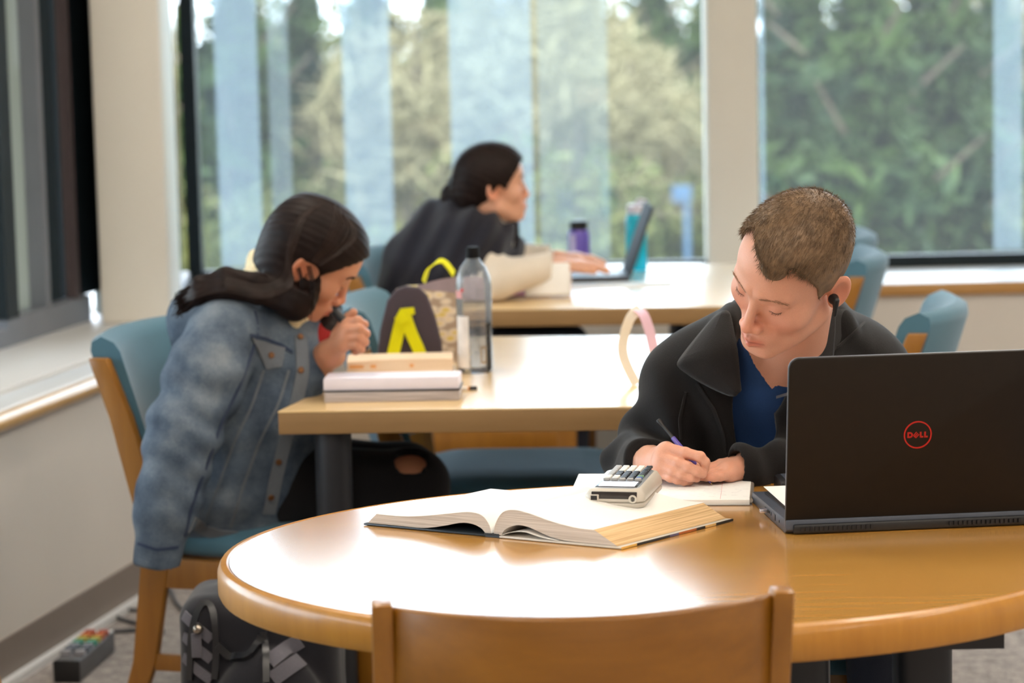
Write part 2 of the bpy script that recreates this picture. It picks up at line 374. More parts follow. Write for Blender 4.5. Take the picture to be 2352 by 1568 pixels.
# ------------------------------------------------------------------ outside: ground and trees
GZ = -1.9
def grassmat():
    k = NT('lawn'); v = k.coords()
    n1 = k.n('ShaderNodeTexNoise', Scale=.5, Detail=5.0); k.l(v, n1.inputs['Vector'])
    k.l(k.ramp(n1.outputs['Fac'], [(.35, srgb(110, 118, 80)), (.65, srgb(150, 150, 112))]), k.b.inputs['Base Color']); k.b.inputs['Roughness'].default_value = 1; return k.m
g = G(); g.add([(-90, YW + .9, GZ), (90, YW + .9, GZ), (90, 34, GZ), (-90, 34, GZ), (-120, 110, GZ + 1.5), (120, 110, GZ + 1.5), (-90, -40, GZ), (-6.5, -40, GZ), (-6.5, YW + .9, GZ)], [(0, 1, 2, 3), (3, 2, 5, 4), (6, 7, 8, 0)])
struct(g.build('ground', grassmat()))
def leafmat(name, c0, c1, tr=.3):
    k = NT(name); v = k.coords(); n1 = k.n('ShaderNodeTexNoise', Scale=1.6, Detail=5.0); k.l(v, n1.inputs['Vector'])
    oi = k.n('ShaderNodeObjectInfo'); 
    c = k.ramp(n1.outputs['Fac'], [(.35, c0), (.65, c1)]); hv = k.n('ShaderNodeHueSaturation'); k.l(c, hv.inputs['Color'])
    mp = k.n('ShaderNodeMapRange'); mp.inputs['To Min'].default_value = .85; mp.inputs['To Max'].default_value = 1.25; k.l(oi.outputs['Random'], mp.inputs['Value']); k.l(mp.outputs[0], hv.inputs['Value'])
    k.l(hv.outputs[0], k.b.inputs['Base Color']); k.b.inputs['Roughness'].default_value = .7; k.b.inputs['Specular IOR Level'].default_value = .2; return k.m
m_con = leafmat('conifer_needles', srgb(24, 42, 28), srgb(62, 78, 32))
m_twig = leafmat('bare_twigs', srgb(108, 98, 70), srgb(150, 138, 102))
m_bush = leafmat('olive_leaves', srgb(60, 70, 34), srgb(112, 110, 62))
m_bark = plain('bark', srgb(92, 78, 64), .9, var=.2, vs=4)
nr = np.random.RandomState(3)
def cards(centers, size, aspect=1.0, name='foliage'):
    n = len(centers); a = nr.normal(size=(n, 3)); a /= np.linalg.norm(a, axis=1)[:, None]
    b = nr.normal(size=(n, 3)); b -= (a * b).sum(1)[:, None] * a; b /= np.linalg.norm(b, axis=1)[:, None]
    s = size * nr.uniform(.5, 1.3, (n, 1))
    v = np.stack([centers - a * s, centers + b * s * aspect * .5, centers + a * s, centers - b * s * aspect * .5], 1).reshape(-1, 3)
    me = bpy.data.meshes.new(name); me.from_pydata(v.tolist(), [], [(4 * i, 4 * i + 1, 4 * i + 2, 4 * i + 3) for i in range(n)]); return me
def tree(kind, h):
    root = thing({'c': 'conifer_tree', 'b': 'bare_tree', 'o': 'leafy_shrub'}[kind], 'x', 'tree')
    if kind == 'c':
        n = 3200; z = h * (1 - np.sqrt(nr.uniform(0, 1, n)) * .93); r = (h - z) / h * h * .30
        th = nr.uniform(0, 2 * PI, n); lay = .75 + .25 * np.sin(z * 7); rr = r * np.sqrt(nr.uniform(.15, 1, n)) * lay
        c = np.stack([rr * np.cos(th), rr * np.sin(th), z - rr * .25], 1); me = cards(c, .19, .5); mt = m_con
    elif kind == 'b':
        n = 3600; u = nr.normal(size=(n, 3)); u /= np.linalg.norm(u, axis=1)[:, None]; rr = nr.uniform(0, 1, (n, 1)) ** .45
        c = u * rr * np.array([h * .34, h * .34, h * .44]) + np.array([0, 0, h * .52]); me = cards(c, .28, .14); mt = m_twig
    else:
        n = 2600; u = nr.normal(size=(n, 3)); u /= np.linalg.norm(u, axis=1)[:, None]; rr = nr.uniform(0, 1, (n, 1)) ** .4
        bl = nr.randint(0, 7, n); cs = np.stack([nr.uniform(-.3, .3, 7) * h, nr.uniform(-.3, .3, 7) * h, nr.uniform(.3, .7, 7) * h], 1)
        c = u * rr * h * .28 + cs[bl]; c[:, 2] = np.maximum(c[:, 2], .03); me = cards(c, .13, .6); mt = m_bush
    me.materials.append(mt); f = bpy.data.objects.new('foliage', me); COL.objects.link(f); f.parent = root; f['kind'] = 'stuff'
    t = G(); t.tube([(0, 0, -.3), (.02, 0, h * .3), (0, .03, h * .6), (0, 0, h * .9)], [h * .022, h * .017, h * .01, h * .004], 7)
    for i in range(9):
        an = i * 2.4; z0 = h * (.22 + .06 * i); L = h * .26 * (1 - .05 * i)
        t.tube([(0, 0, z0), (L * .5 * math.cos(an), L * .5 * math.sin(an), z0 + L * .3), (L * math.cos(an), L * math.sin(an), z0 + L * .7)], [h * .008, h * .005, h * .002], 5)
    t.build('trunk', m_bark, root); return root
protos = {k: tree(k, 4.4) for k in 'cbo'}
used = set()
words = {'c': 'dark green conifer outside the far windows', 'b': 'pale bare twiggy tree outside the far windows', 'o': 'olive green shrub outside the far windows'}
def place(kind, px, Y, h, lab):
    o = protos[kind] if kind not in used else copytree(protos[kind]); used.add(kind)
    x = PY(px, 300, Y).x; s = h / 4.4
    o.location = (x, Y, GZ + (0 if Y < 34 else (Y - 34) / 76 * 1.5)); o.rotation_euler = (0, 0, rnd.uniform(0, 6)); o.scale = (s, s, s)
    o['label'] = lab; o['group'] = {'c': 'conifers outside', 'b': 'bare trees outside', 'o': 'shrubs outside'}[kind]
front = [('o', 520, 24, 2.3, 'leftmost olive shrub seen low behind the denim-jacket girl'), ('b', 640, 27, 2.6, 'bare pale tree left of the first broad blue strip'), ('o', 760, 25, 2.6, 'olive shrub behind the head of the girl in denim'),
  ('b', 960, 25, 3.6, 'bare pale tree between the two broad blue glass strips'), ('o', 930, 23, 2.0, 'low olive shrub between the two blue glass strips'), ('b', 1120, 27, 3.5, 'bare pale tree behind the ponytail girl'), ('o', 1330, 24, 2.7, 'olive shrub right of the ponytail girl'),
  ('b', 1300, 28, 3.7, 'bare beige tree above the purple bottle'), ('b', 1450, 26, 3.2, 'bare beige tree above the turquoise bottle'), ('o', 1560, 25, 2.2, 'olive shrub just left of the white pillar'), ('o', 1830, 25, 2.1, 'olive shrub right of the white pillar'),
  ('b', 1950, 27, 2.2, 'bare pale tree behind the young man'), ('o', 2120, 24, 2.2, 'low olive shrub behind the far right chairs'), ('b', 2250, 27, 2.3, 'bare pale tree near the right edge'), ('o', 2330, 25, 2.6, 'olive shrub at the right edge')]
back = [('c', 550, 25, 4.6, 'conifer at the left end of the far window'), ('c', 700, 26, 4.0, 'conifer left of the first broad blue strip'), ('c', 860, 40, 4.7, 'conifer behind the first broad blue strip'), ('c', 1010, 33, 4.2, 'conifer between the two broad blue strips'), ('b', 1200, 38, 4.6, 'tall bare tree behind the ponytail girl'),
  ('c', 1330, 42, 4.6, 'conifer far behind the purple bottle'), ('c', 1500, 33, 4.5, 'dark conifer left of the white pillar'), ('c', 1640, 36, 4.4, 'conifer mostly hidden by the white pillar'), ('c', 1840, 24, 4.4, 'dark conifer just right of the white pillar'), ('c', 1985, 22, 4.6, 'broad dark conifer right above the young man'),
  ('c', 2150, 23.5, 4.8, 'darkest conifer in the right window'), ('c', 2280, 36, 4.3, 'conifer near the right edge of the right window'), ('b', 2400, 40, 4.4, 'tall bare tree past the right edge')]
for a in front + back: place(*a)
ORD = ('leftmost', 'second from the left', 'third from the left', 'fourth from the left', 'middle one', 'fifth from the right', 'fourth from the right', 'third from the right', 'second from the right', 'rightmost')
for i in range(10):
    place('o' if i % 3 else 'c', 380 + i * 235, 48 + (i * 7) % 9, 4.6 + .4 * math.sin(i * 2.1), 'hazy tree in the far row beyond the lawn, %s' % ORD[i])
# blue sign on a post
sg = thing('sign_post', 'small pale blue sign on a post outside left of the pillar', 'sign', (PY(1572, 500, 21).x, 21, GZ))
m_sign = plain('sign_blue', srgb(66, 90, 116), .7, var=.03)
G().box((.02, 0, .96), (.045, .045, 1.92)).build('post', m_sign, sg)
G().box((-.02, -.03, 1.94), (.15, .02, .13)).build('panel', m_sign, sg, bevel=.004)
# ------------------------------------------------------------------ tables
def slab(poly, z0, z1, name, mat, parent, bev):
    g = G(); g.prism(poly, z0, z1); return g.build(name, mat, parent, bevel=bev, seg=3, angle=50)
# near round table
TC = Vector((.2, 3.757, 0)); TA, TB = .622, .525
rt = thing('round_table', 'maple round table with thick edge band where the young man writes', 'table', TC)
N = 128
def ell(k): return [((TA + k) * math.cos(2 * PI * i / N), (TB + k) * math.sin(2 * PI * i / N)) for i in range(N)]
g = G(); g.prism(ell(-.017), .70, .7398); g.build('tabletop', m_maple, rt, angle=30)
g = G(); prof = [(-.016, .739), (-.013, .7405), (-.005, .7385), (-.0025, .735), (0, .728), (0, .70), (-.003, .694), (-.03, .693), (-.03, .70)]
g.loft([[Vector((p[0], p[1], z)) for p in ell(k)] for k, z in prof], cap=False); g.build('edge_band', m_mapleedge, rt)
def column(x, y, w, d, z1, par, name='leg'):
    g = G(); n = 20; g.prism([(x + w * (abs(math.cos(t)) ** .45) * math.copysign(1, math.cos(t)), y + d * (abs(math.sin(t)) ** .45) * math.copysign(1, math.sin(t))) for t in [2 * PI * i / n for i in range(n)]], .0, z1)
    return g.build(name, m_black, par)
column(-.26, -.02, .062, .062, .694, rt); column(.175, -.02, .062, .062, .694, rt); column(.37, -.02, .04, .04, .694, rt); column(-.17, .1, .05, .05, .694, rt)
G().box((.05, .03, .66), (.8, .5, .05)).build('apron', m_black, rt)
# middle table: its left end runs parallel to the oblique wall
def quadtable(name, label, fl, fr_, depth, zt, thick, legs):
    fl = Vector(fl); fr_ = Vector(fr_); e = (P(702, 913.5) - P(638, 944)).normalized()
    e = Vector((e.x, e.y, 0)); k = depth / e.y
    bl = fl + e * k; br = fr_ + Vector((0, depth - .04, 0)) + Vector((e.x, 0, 0)) * k * .1
    t = thing(name, label, 'table', (fl.x, fl.y, 0)); o = Vector((fl.x, fl.y, 0))
    poly = [(q - o)[:2] for q in (fl, fr_, br, bl)]
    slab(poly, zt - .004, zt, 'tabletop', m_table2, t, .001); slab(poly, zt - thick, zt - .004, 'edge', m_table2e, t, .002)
    for lx, ly, r in legs:
        g = G(); g.lathe([(r, 0), (r, zt - thick)], 20, Matrix.Translation((lx - o.x, ly - o.y, 0))); g.build('leg', m_black, t)
    return t
A = P(638, 944); 
lg = P(757, 996, .70); 
quadtable('reading_table', 'long light wood table in the middle with books and a small bag on it', A, Vector((.70, A.y - .075, .74)), P(1140, 770).y - A.y, .74, .046, [(lg.x, lg.y + .09, .036), (.55, A.y + .2, .04), (.45, A.y + .9, .04)])
B0 = P(1140, 710); fl = B0 + (B0 - P(1680, 705)).normalized() * .28
lf = P(1030, 1000, .4)
quadtable('reading_table', 'light wood table farthest back, in front of the windows', fl, Vector((.76, fl.y - .10, .74)), P(1400, 605).y - B0.y, .74, .046, [(lf.x + .02, fl.y + .35, .036), (.62, fl.y + .25, .04), (.5, fl.y + .95, .04)])

# ------------------------------------------------------------------ chairs
def arcpts(w, bulge, n=13):
    return [((i / (n - 1) - .5) * w, bulge * (1 - (2 * i / (n - 1) - 1) ** 2)) for i in range(n)]
def chair(style):
    """faces +y; seat 0.47, back 0.86"""
    t = thing('library_chair', 'x', 'chair')
    W, D = .50, .47
    # rear legs run up into the back posts
    for s in (-1, 1):
        x = s * (W / 2 - .014)
        path = [(x, -.335, 0), (x, -.262, .2), (x, -.232, .40), (x, -.245, .52), (x, -.295, .70), (x, -.34, .82)]
        wid = [.034, .05, .060, .055, .046, .040]
        def interp(u):
            k = min(int(u), 4); f = u - k; f = f * f * (3 - 2 * f) if False else f
            return [path[k][i] * (1 - f) + path[k + 1][i] * f for i in range(3)], wid[k] * (1 - f) + wid[k + 1] * f
        rings = []
        for i in range(21):
            p, w = interp(i / 4.0001)
            rings.append([Vector((p[0] - .0125, p[1] - w / 2, p[2])), Vector((p[0] + .0125, p[1] - w / 2, p[2])), Vector((p[0] + .0125, p[1] + w / 2, p[2])), Vector((p[0] - .0125, p[1] + w / 2, p[2]))])
        g = G(); g.loft(rings); g.build('back_post', m_chairwood, t, bevel=.003, angle=35)
        g = G(); g.loft([[Vector((x - .0125, .20, 0)), Vector((x + .0125, .20, 0)), Vector((x + .0125, .235, 0)), Vector((x - .0125, .235, 0))], [Vector((x - .0125, .19, .42)), Vector((x + .0125, .19, .42)), Vector((x + .0125, .24, .42)), Vector((x - .0125, .24, .42))]])
        g.build('front_leg', m_chairwood, t, bevel=.003)
        G().box((x - s * .001, -.01, .385), (.022, .42, .06)).build('side_rail', m_chairwood, t, bevel=.002)
        G().box((x, -.02, .20), (.018, .44, .034)).build('stretcher', m_chairwood, t, bevel=.002)
    G().box((0, .215, .385), (W - .05, .022, .06)).build('front_rail', m_chairwood, t, bevel=.002)
    G().box((0, -.22, .385), (W - .05, .022, .06)).build('rear_rail', m_chairwood, t, bevel=.002)
    G().box((0, -.02, .20), (W - .05, .03, .03)).build('stretcher', m_chairwood, t, bevel=.002)
    # padded seat
    rings = []
    for z, k in ((.414, .03), (.418, .005), (.43, -.004), (.455, -.005), (.472, .01), (.482, .04), (.487, .09)):
        pts = []
        n = 36
        for i in range(n):
            a = 2 * PI * i / n; c, s_ = math.cos(a), math.sin(a); e = .28
            pts.append(Vector(((W / 2 - .027 - k) * math.copysign(abs(c) ** e, c), .012 + (D / 2 - k) * math.copysign(abs(s_) ** e, s_), z - (.012 * max(0, s_) ** 4 if z > .45 else 0))))
        rings.append(pts)
    g = G(); g.loft(rings); g.build('seat', m_teal, t, angle=60)
    # curved back between the posts
    BU = .055 if style == 'teal' else .085
    def backpt(x, z, off):
        f = (z - .50) / .36; yb = -.243 - .112 * f - BU * (1 - (2 * x / (W - .05)) ** 2)
        return Vector((x, yb + off, z))
    def shell(z0, z1, w, y0, y1, rnd_):
        n = 17; rings = []
        prof = [(z0, .5), (z0 + rnd_ * .4, .12), (z0 + rnd_, 0), (z1 - rnd_, 0), (z1 - rnd_ * .4, .12), (z1, .5)]
        sec = [(z, y1 - (y1 - y0) * k) for z, k in prof] + [(z, y0 + (y1 - y0) * k) for z, k in reversed(prof)]
        for i in range(n):
            x = (i / (n - 1) - .5) * w; rings.append([backpt(x, z, y) for z, y in sec])
        g = G(); g.loft(rings); return g
    if style == 'teal':
        shell(.52, .862, W - .052, -.018, .048, .03).build('backrest', m_teal, t, angle=60)
    else:
        shell(.54, .815, W - .052, -.010, .010, .004).build('back_panel', m_chairpanel, t, angle=60)
        shell(.55, .80, W - .09, .009, .04, .02).build('back_pad', m_teal, t, angle=60)
    return t
teal0 = chair('teal'); wood0 = chair('wood')
nteal = [0]
def put(lab, x, y, face, grp='teal upholstered wooden chairs'):
    o = teal0 if nteal[0] == 0 else copytree(teal0); nteal[0] += 1
    o.location = (x, y, 0); o.rotation_euler = (0, 0, face - PI / 2); o['label'] = lab; o['group'] = grp; return o
# near wooden chair seen from behind
q0, q1 = P(852, 1383, .82), P(1772, 1352, .82)
cx, cy = (q0.x + q1.x) / 2, (q0.y + q1.y) / 2
wood0.location = (cx - .005, cy + .34, 0); sw = (q1 - q0).length / (.472); wood0.scale = (sw, 1, 1)
wood0.rotation_euler = (0, 0, math.atan2(q1.y - q0.y, q1.x - q0.x)); wood0['label'] = 'wooden chair with curved plank back in the foreground, seen from behind'
# the girl's chair: near post at pixel 228,825
fg = math.radians(-20)
def put_by_post(lab, px, py, face, side, z=.82):
    """place a chair so that one of its post tops is seen at a pixel"""
    q = P(px, py, z); a = face - PI / 2
    lx, ly = side * (.236), -.34
    return put(lab, q.x - (lx * math.cos(a) - ly * math.sin(a)), q.y - (lx * math.sin(a) + ly * math.cos(a)), face)
ch_girl = put_by_post('teal padded wooden chair the girl in the denim jacket sits on', 228, 822, math.radians(-18), 1)
ch_b = put_by_post('empty teal chair behind the bag with yellow straps, at the middle table', 806, 752, math.radians(-4), 1)
ch_a = put_by_post('teal chair the ponytail girl sits on at the farthest table', 808, 634, math.radians(-8), 1)
c1 = put_by_post('teal chair farthest back behind the young man\'s ear', 1948, 604, math.radians(172), -1)
c1.location.y += .24; c1.location.x += .03
c2 = put_by_post('teal chair next to the farthest one behind the young man\'s ear', 1968, 636, math.radians(172), -1)
c3 = put_by_post('teal chair with full backrest showing above the laptop', 2108, 766, math.radians(165), -1)
#c4 = put_by_post('teal chair whose rounded corner just shows above the laptop', 2042, 800, math.radians(165), 1)
ch_guy = put('teal chair under the young man in black fleece', .47, 4.52, math.radians(-97))
#ch_x = put('teal chair tucked under the far side of the farthest table', .12, fl.y + 1.35, math.radians(-90))
# ------------------------------------------------------------------ distance-field modelling for the people and soft things
F32 = np.float32
def A3(v): return np.array(v, dtype=F32)
def sph(p, c, r): return np.linalg.norm(p - A3(c), axis=1) - F32(r)
def ell_(p, c, r):
    q = p - A3(c); r = A3(r); k0 = np.linalg.norm(q / r, axis=1); k1 = np.linalg.norm(q / (r * r), axis=1)
    return k0 * (k0 - 1) / np.maximum(k1, 1e-6)
def cone(p, a, b, ra, rb):
    a, b = A3(a), A3(b); ba = b - a; pa = p - a
    h = np.clip((pa @ ba) / max(float(ba @ ba), 1e-9), 0, 1)
    return np.linalg.norm(pa - h[:, None] * ba, axis=1) - (F32(ra) + F32(rb - ra) * h)
def smin(a, b, k):
    h = np.clip(.5 + .5 * (b - a) / k, 0, 1); return b * (1 - h) + a * h - k * h * (1 - h)
def smax(a, b, k): return -smin(-a, -b, k)
def chain(p, pts, rad, k=.02):
    d = None
    for i in range(len(pts) - 1):
        e = cone(p, pts[i], pts[i + 1], rad[i], rad[i + 1]); d = e if d is None else smin(d, e, k)
    return d
def waves(p, ks, amp, seed=0):
    """cheap fold noise"""
    r = np.random.RandomState(seed); d = 0
    for k in ks:
        for _ in range(3):
            v = r.normal(size=3); v /= np.linalg.norm(v); d = d + np.sin(p @ A3(v * k) + r.uniform(0, 6.28)) * (ks[0] / k)
    return d * amp / 3
def surfnet(f, lo, hi, h, proj=2):
    lo = np.array(lo, float); hi = np.array(hi, float); B = 12
    nb = np.maximum(np.ceil((hi - lo) / (h * B)).astype(int), 1); n = nb * B + 1
    D = np.empty(n, F32)
    ci = np.stack(np.meshgrid(*[np.arange(k) for k in nb], indexing='ij'), -1).reshape(-1, 3)
    cc = (lo + (ci + .5) * B * h).astype(F32); dc = f(cc); rad = B * h * .87 * 1.45 + .004
    off = np.stack(np.meshgrid(*[np.arange(B + 1)] * 3, indexing='ij'), -1).reshape(-1, 3)
    for c, d in zip(ci[np.abs(dc) >= rad], dc[np.abs(dc) >= rad]):
        s = c * B; D[s[0]:s[0] + B + 1, s[1]:s[1] + B + 1, s[2]:s[2] + B + 1] = d
    act = ci[np.abs(dc) < rad]
    for i in range(0, len(act), 48):
        a = act[i:i + 48]; idx = (a[:, None, :] * B + off[None]).reshape(-1, 3)
        D[idx[:, 0], idx[:, 1], idx[:, 2]] = f((lo + idx * h).astype(F32))
    S = D < 0
    c8 = [S[i:n[0] - 1 + i, j:n[1] - 1 + j, k:n[2] - 1 + k] for i in (0, 1) for j in (0, 1) for k in (0, 1)]
    cnt = sum(x.astype(np.int8) for x in c8); cell = (cnt > 0) & (cnt < 8)
    ij = np.argwhere(cell); idm = np.full(cell.shape, -1, np.int32); idm[cell] = np.arange(len(ij))
    acc = np.zeros((len(ij), 3)); num = np.zeros(len(ij))
    cor = [(i, j, k) for i in (0, 1) for j in (0, 1) for k in (0, 1)]
    val = [D[ij[:, 0] + c[0], ij[:, 1] + c[1], ij[:, 2] + c[2]] for c in cor]
    for a in range(8):
        for b in range(a + 1, 8):
            if sum(abs(cor[a][i] - cor[b][i]) for i in range(3)) != 1: continue
            m = (val[a] < 0) != (val[b] < 0); t = np.where(m, val[a] / np.where(m, val[a] - val[b], 1), 0)
            pt = np.array(cor[a]) + t[:, None] * (np.array(cor[b]) - np.array(cor[a])); acc += pt * m[:, None]; num += m
    V = lo + (ij + acc / num[:, None]) * h
    faces = []
    for ax in range(3):
        sl0 = [slice(None)] * 3; sl1 = [slice(None)] * 3; sl0[ax] = slice(0, -1); sl1[ax] = slice(1, None)
        s0, s1 = S[tuple(sl0)], S[tuple(sl1)]
        e = np.argwhere(s0 != s1); u, w = (ax + 1) % 3, (ax + 2) % 3
        e = e[(e[:, u] > 0) & (e[:, w] > 0) & (e[:, u] < n[u] - 1) & (e[:, w] < n[w] - 1)]
        fl = s0[e[:, 0], e[:, 1], e[:, 2]]
        q = []
        for du, dw in ((-1, -1), (0, -1), (0, 0), (-1, 0)):
            c = e.copy(); c[:, u] += du; c[:, w] += dw; q.append(idm[c[:, 0], c[:, 1], c[:, 2]])
        q = np.stack(q, 1); q[~fl] = q[~fl][:, ::-1]; faces.append(q)
    Fc = np.concatenate(faces); Fc = Fc[(Fc >= 0).all(1)]
    for _ in range(proj):
        p = V.astype(F32); d = f(p); g = np.stack([f(p + A3(e)) - f(p - A3(e)) for e in np.eye(3) * h * .5], 1) / h
        gl = np.maximum((g * g).sum(1), .2); st = np.clip(d / gl, -h * .6, h * .6); V = V - g * st[:, None]
    return V, Fc
def grad(f, p, h=.002):
    p = p.astype(F32); g = np.stack([f(p + A3(e)) - f(p - A3(e)) for e in np.eye(3) * h], 1); return g / np.maximum(np.linalg.norm(g, axis=1), 1e-9)[:, None]
def npmesh(name, V, Fc, mat, parent=None, col=None, smooth=True):
    me = bpy.data.meshes.new(name); nv, nf = len(V), len(Fc); k = Fc.shape[1]
    me.vertices.add(nv); me.vertices.foreach_set('co', np.asarray(V, F32).ravel())
    me.loops.add(nf * k); me.loops.foreach_set('vertex_index', np.asarray(Fc, np.int32).ravel())
    me.polygons.add(nf); me.polygons.foreach_set('loop_start', np.arange(0, nf * k, k, dtype=np.int32))
    me.update(calc_edges=True); me.validate()
    if smooth: me.polygons.foreach_set('use_smooth', [True] * len(me.polygons))
    if col is not None:
        at = me.color_attributes.new('Col', 'FLOAT_COLOR', 'POINT'); c = np.ones((nv, 4), F32); c[:, :3] = col; at.data.foreach_set('color', c.ravel())
    if mat: me.materials.append(mat)
    o = bpy.data.objects.new(name, me); COL.objects.link(o)
    if parent: o.parent = parent
    return o
def joinparts(parts):
    V, Fc, n = [], [], 0
    for v, f in parts: V.append(v); Fc.append(f + n); n += len(v)
    return np.concatenate(V), np.concatenate(Fc)
def trace(f, px, py, y0=3.2, y1=9, it=60):
    """where the line of sight of pixels meets a distance field"""
    px = np.atleast_1d(np.array(px, float)); py = np.atleast_1d(np.array(py, float))
    d = _fw[None] + ((px - IW / 2) / FPX)[:, None] * _R - ((py - IH / 2) / FPX)[:, None] * _U
    ln = np.linalg.norm(d, axis=1); d = d / ln[:, None]; t = y0 / d[:, 1]
    for _ in range(it):
        q = (_C + d * t[:, None]).astype(F32); t = t + np.clip(f(q), -.05, .12) * .8
        t = np.minimum(t, y1 / d[:, 1])
    return _C + d * t[:, None]
def surfstrip(name, f, pix, width, th, mat, parent, lift=.001, n=40, y0=3.2):
    """a band of cloth or seam lying on a surface along a pixel polyline"""
    pix = np.array(pix, float); s = np.r_[0, np.cumsum(np.linalg.norm(np.diff(pix, axis=0), axis=1))]; u = np.linspace(0, s[-1], n)
    q = trace(f, np.interp(u, s, pix[:, 0]), np.interp(u, s, pix[:, 1]), y0); g = grad(f, q)
    q = q + g * lift
    for _ in range(5): q[1:-1] = (q[:-2] + 2 * q[1:-1] + q[2:]) / 4; g[1:-1] = (g[:-2] + 2 * g[1:-1] + g[2:]) / 4
    t = np.gradient(q, axis=0); t /= np.linalg.norm(t, axis=1)[:, None]; w = np.cross(t, g); w /= np.linalg.norm(w, axis=1)[:, None]
    gg = G(); gg.loft([[Vector(q[i] + w[i] * width / 2), Vector(q[i] + w[i] * width / 2 + g[i] * th), Vector(q[i] - w[i] * width / 2 + g[i] * th), Vector(q[i] - w[i] * width / 2)] for i in range(n)])
    return gg.build(name, mat, parent)
def surfpatch(name, f, quad, nx, ny, th, mat, parent, lift=.002, y0=3.2, edge=.0):
    """a flap lying on a surface inside a pixel quad (4 corners)"""
    qd = np.array(quad, float); us = np.linspace(0, 1, nx); vs = np.linspace(0, 1, ny)
    uu, vv = np.meshgrid(us, vs, indexing='ij')
    pp = (qd[0][None, None] * ((1 - uu) * (1 - vv))[..., None] + qd[1] * (uu * (1 - vv))[..., None] + qd[2] * (uu * vv)[..., None] + qd[3] * ((1 - uu) * vv)[..., None]).reshape(-1, 2)
    q = trace(f, pp[:, 0], pp[:, 1], y0); g = grad(f, q); q = q + g * lift
    V = np.concatenate([q, q + g * th]); N0 = nx * ny; fs = []
    for i in range(nx - 1):
        for j in range(ny - 1):
            a, b, c, d = i * ny + j, (i + 1) * ny + j, (i + 1) * ny + j + 1, i * ny + j + 1
            fs += [(a, b, c, d), (N0 + d, N0 + c, N0 + b, N0 + a)]
    ring = [i * ny for i in range(nx)] + [(nx - 1) * ny + j for j in range(1, ny)] + [i * ny + ny - 1 for i in range(nx - 2, -1, -1)] + [j for j in range(ny - 2, 0, -1)]
    for a, b in zip(ring, ring[1:] + ring[:1]): fs.append((a, b, N0 + b, N0 + a))
    gg = G(); gg.add([tuple(v) for v in V], fs); return gg.build(name, mat, parent)
def sheet(name, rows, th, mat, parent, sub=2):
    """cloth flap through rows of points"""
    nr_, nc = len(rows), len(rows[0]); gg = G(); gg.add([v for r in rows for v in r], [(i * nc + j, i * nc + j + 1, (i + 1) * nc + j + 1, (i + 1) * nc + j) for i in range(nr_ - 1) for j in range(nc - 1)])
    o = gg.build(name, mat, parent)
    md = o.modifiers.new('s', 'SUBSURF'); md.levels = md.render_levels = sub
    md = o.modifiers.new('t', 'SOLIDIFY'); md.thickness = th; md.offset = 0
    return o
def strands(name, roots, dirs, lens, r0, mat, parent, droop=None, seg=3, jit=.25, seed=1):
    rs = np.random.RandomState(seed); n = len(roots); d = dirs + rs.normal(size=dirs.shape) * jit; d /= np.linalg.norm(d, axis=1)[:, None]
    a = np.cross(d, rs.normal(size=d.shape)); a /= np.linalg.norm(a, axis=1)[:, None]; b = np.cross(d, a)
    V = []; L = lens[:, None]; dr = np.zeros_like(d) if droop is None else droop
    for s in range(seg):
        u = s / seg; c = roots + d * L * u + dr * L * u * u
        for k in range(3):
            an = 2 * PI * k / 3; V.append(c + (a * math.cos(an) + b * math.sin(an)) * r0 * (1 - .6 * u))
    V.append(roots + d * L + dr * L)
    V = np.stack(V, 1); m = V.shape[1]; base = (np.arange(n) * m)[:, None]
    fl = []
    for s in range(seg - 1):
        for k in range(3):
            k2 = (k + 1) % 3; fl.append(base + np.array([[s * 3 + k, s * 3 + k2, (s + 1) * 3 + k2]])); fl.append(base + np.array([[s * 3 + k, (s + 1) * 3 + k2, (s + 1) * 3 + k]]))
    for k in range(3): fl.append(base + np.array([[(seg - 1) * 3 + k, (seg - 1) * 3 + (k + 1) % 3, m - 1]]))
    return npmesh(name, V.reshape(-1, 3), np.concatenate(fl), mat, parent)

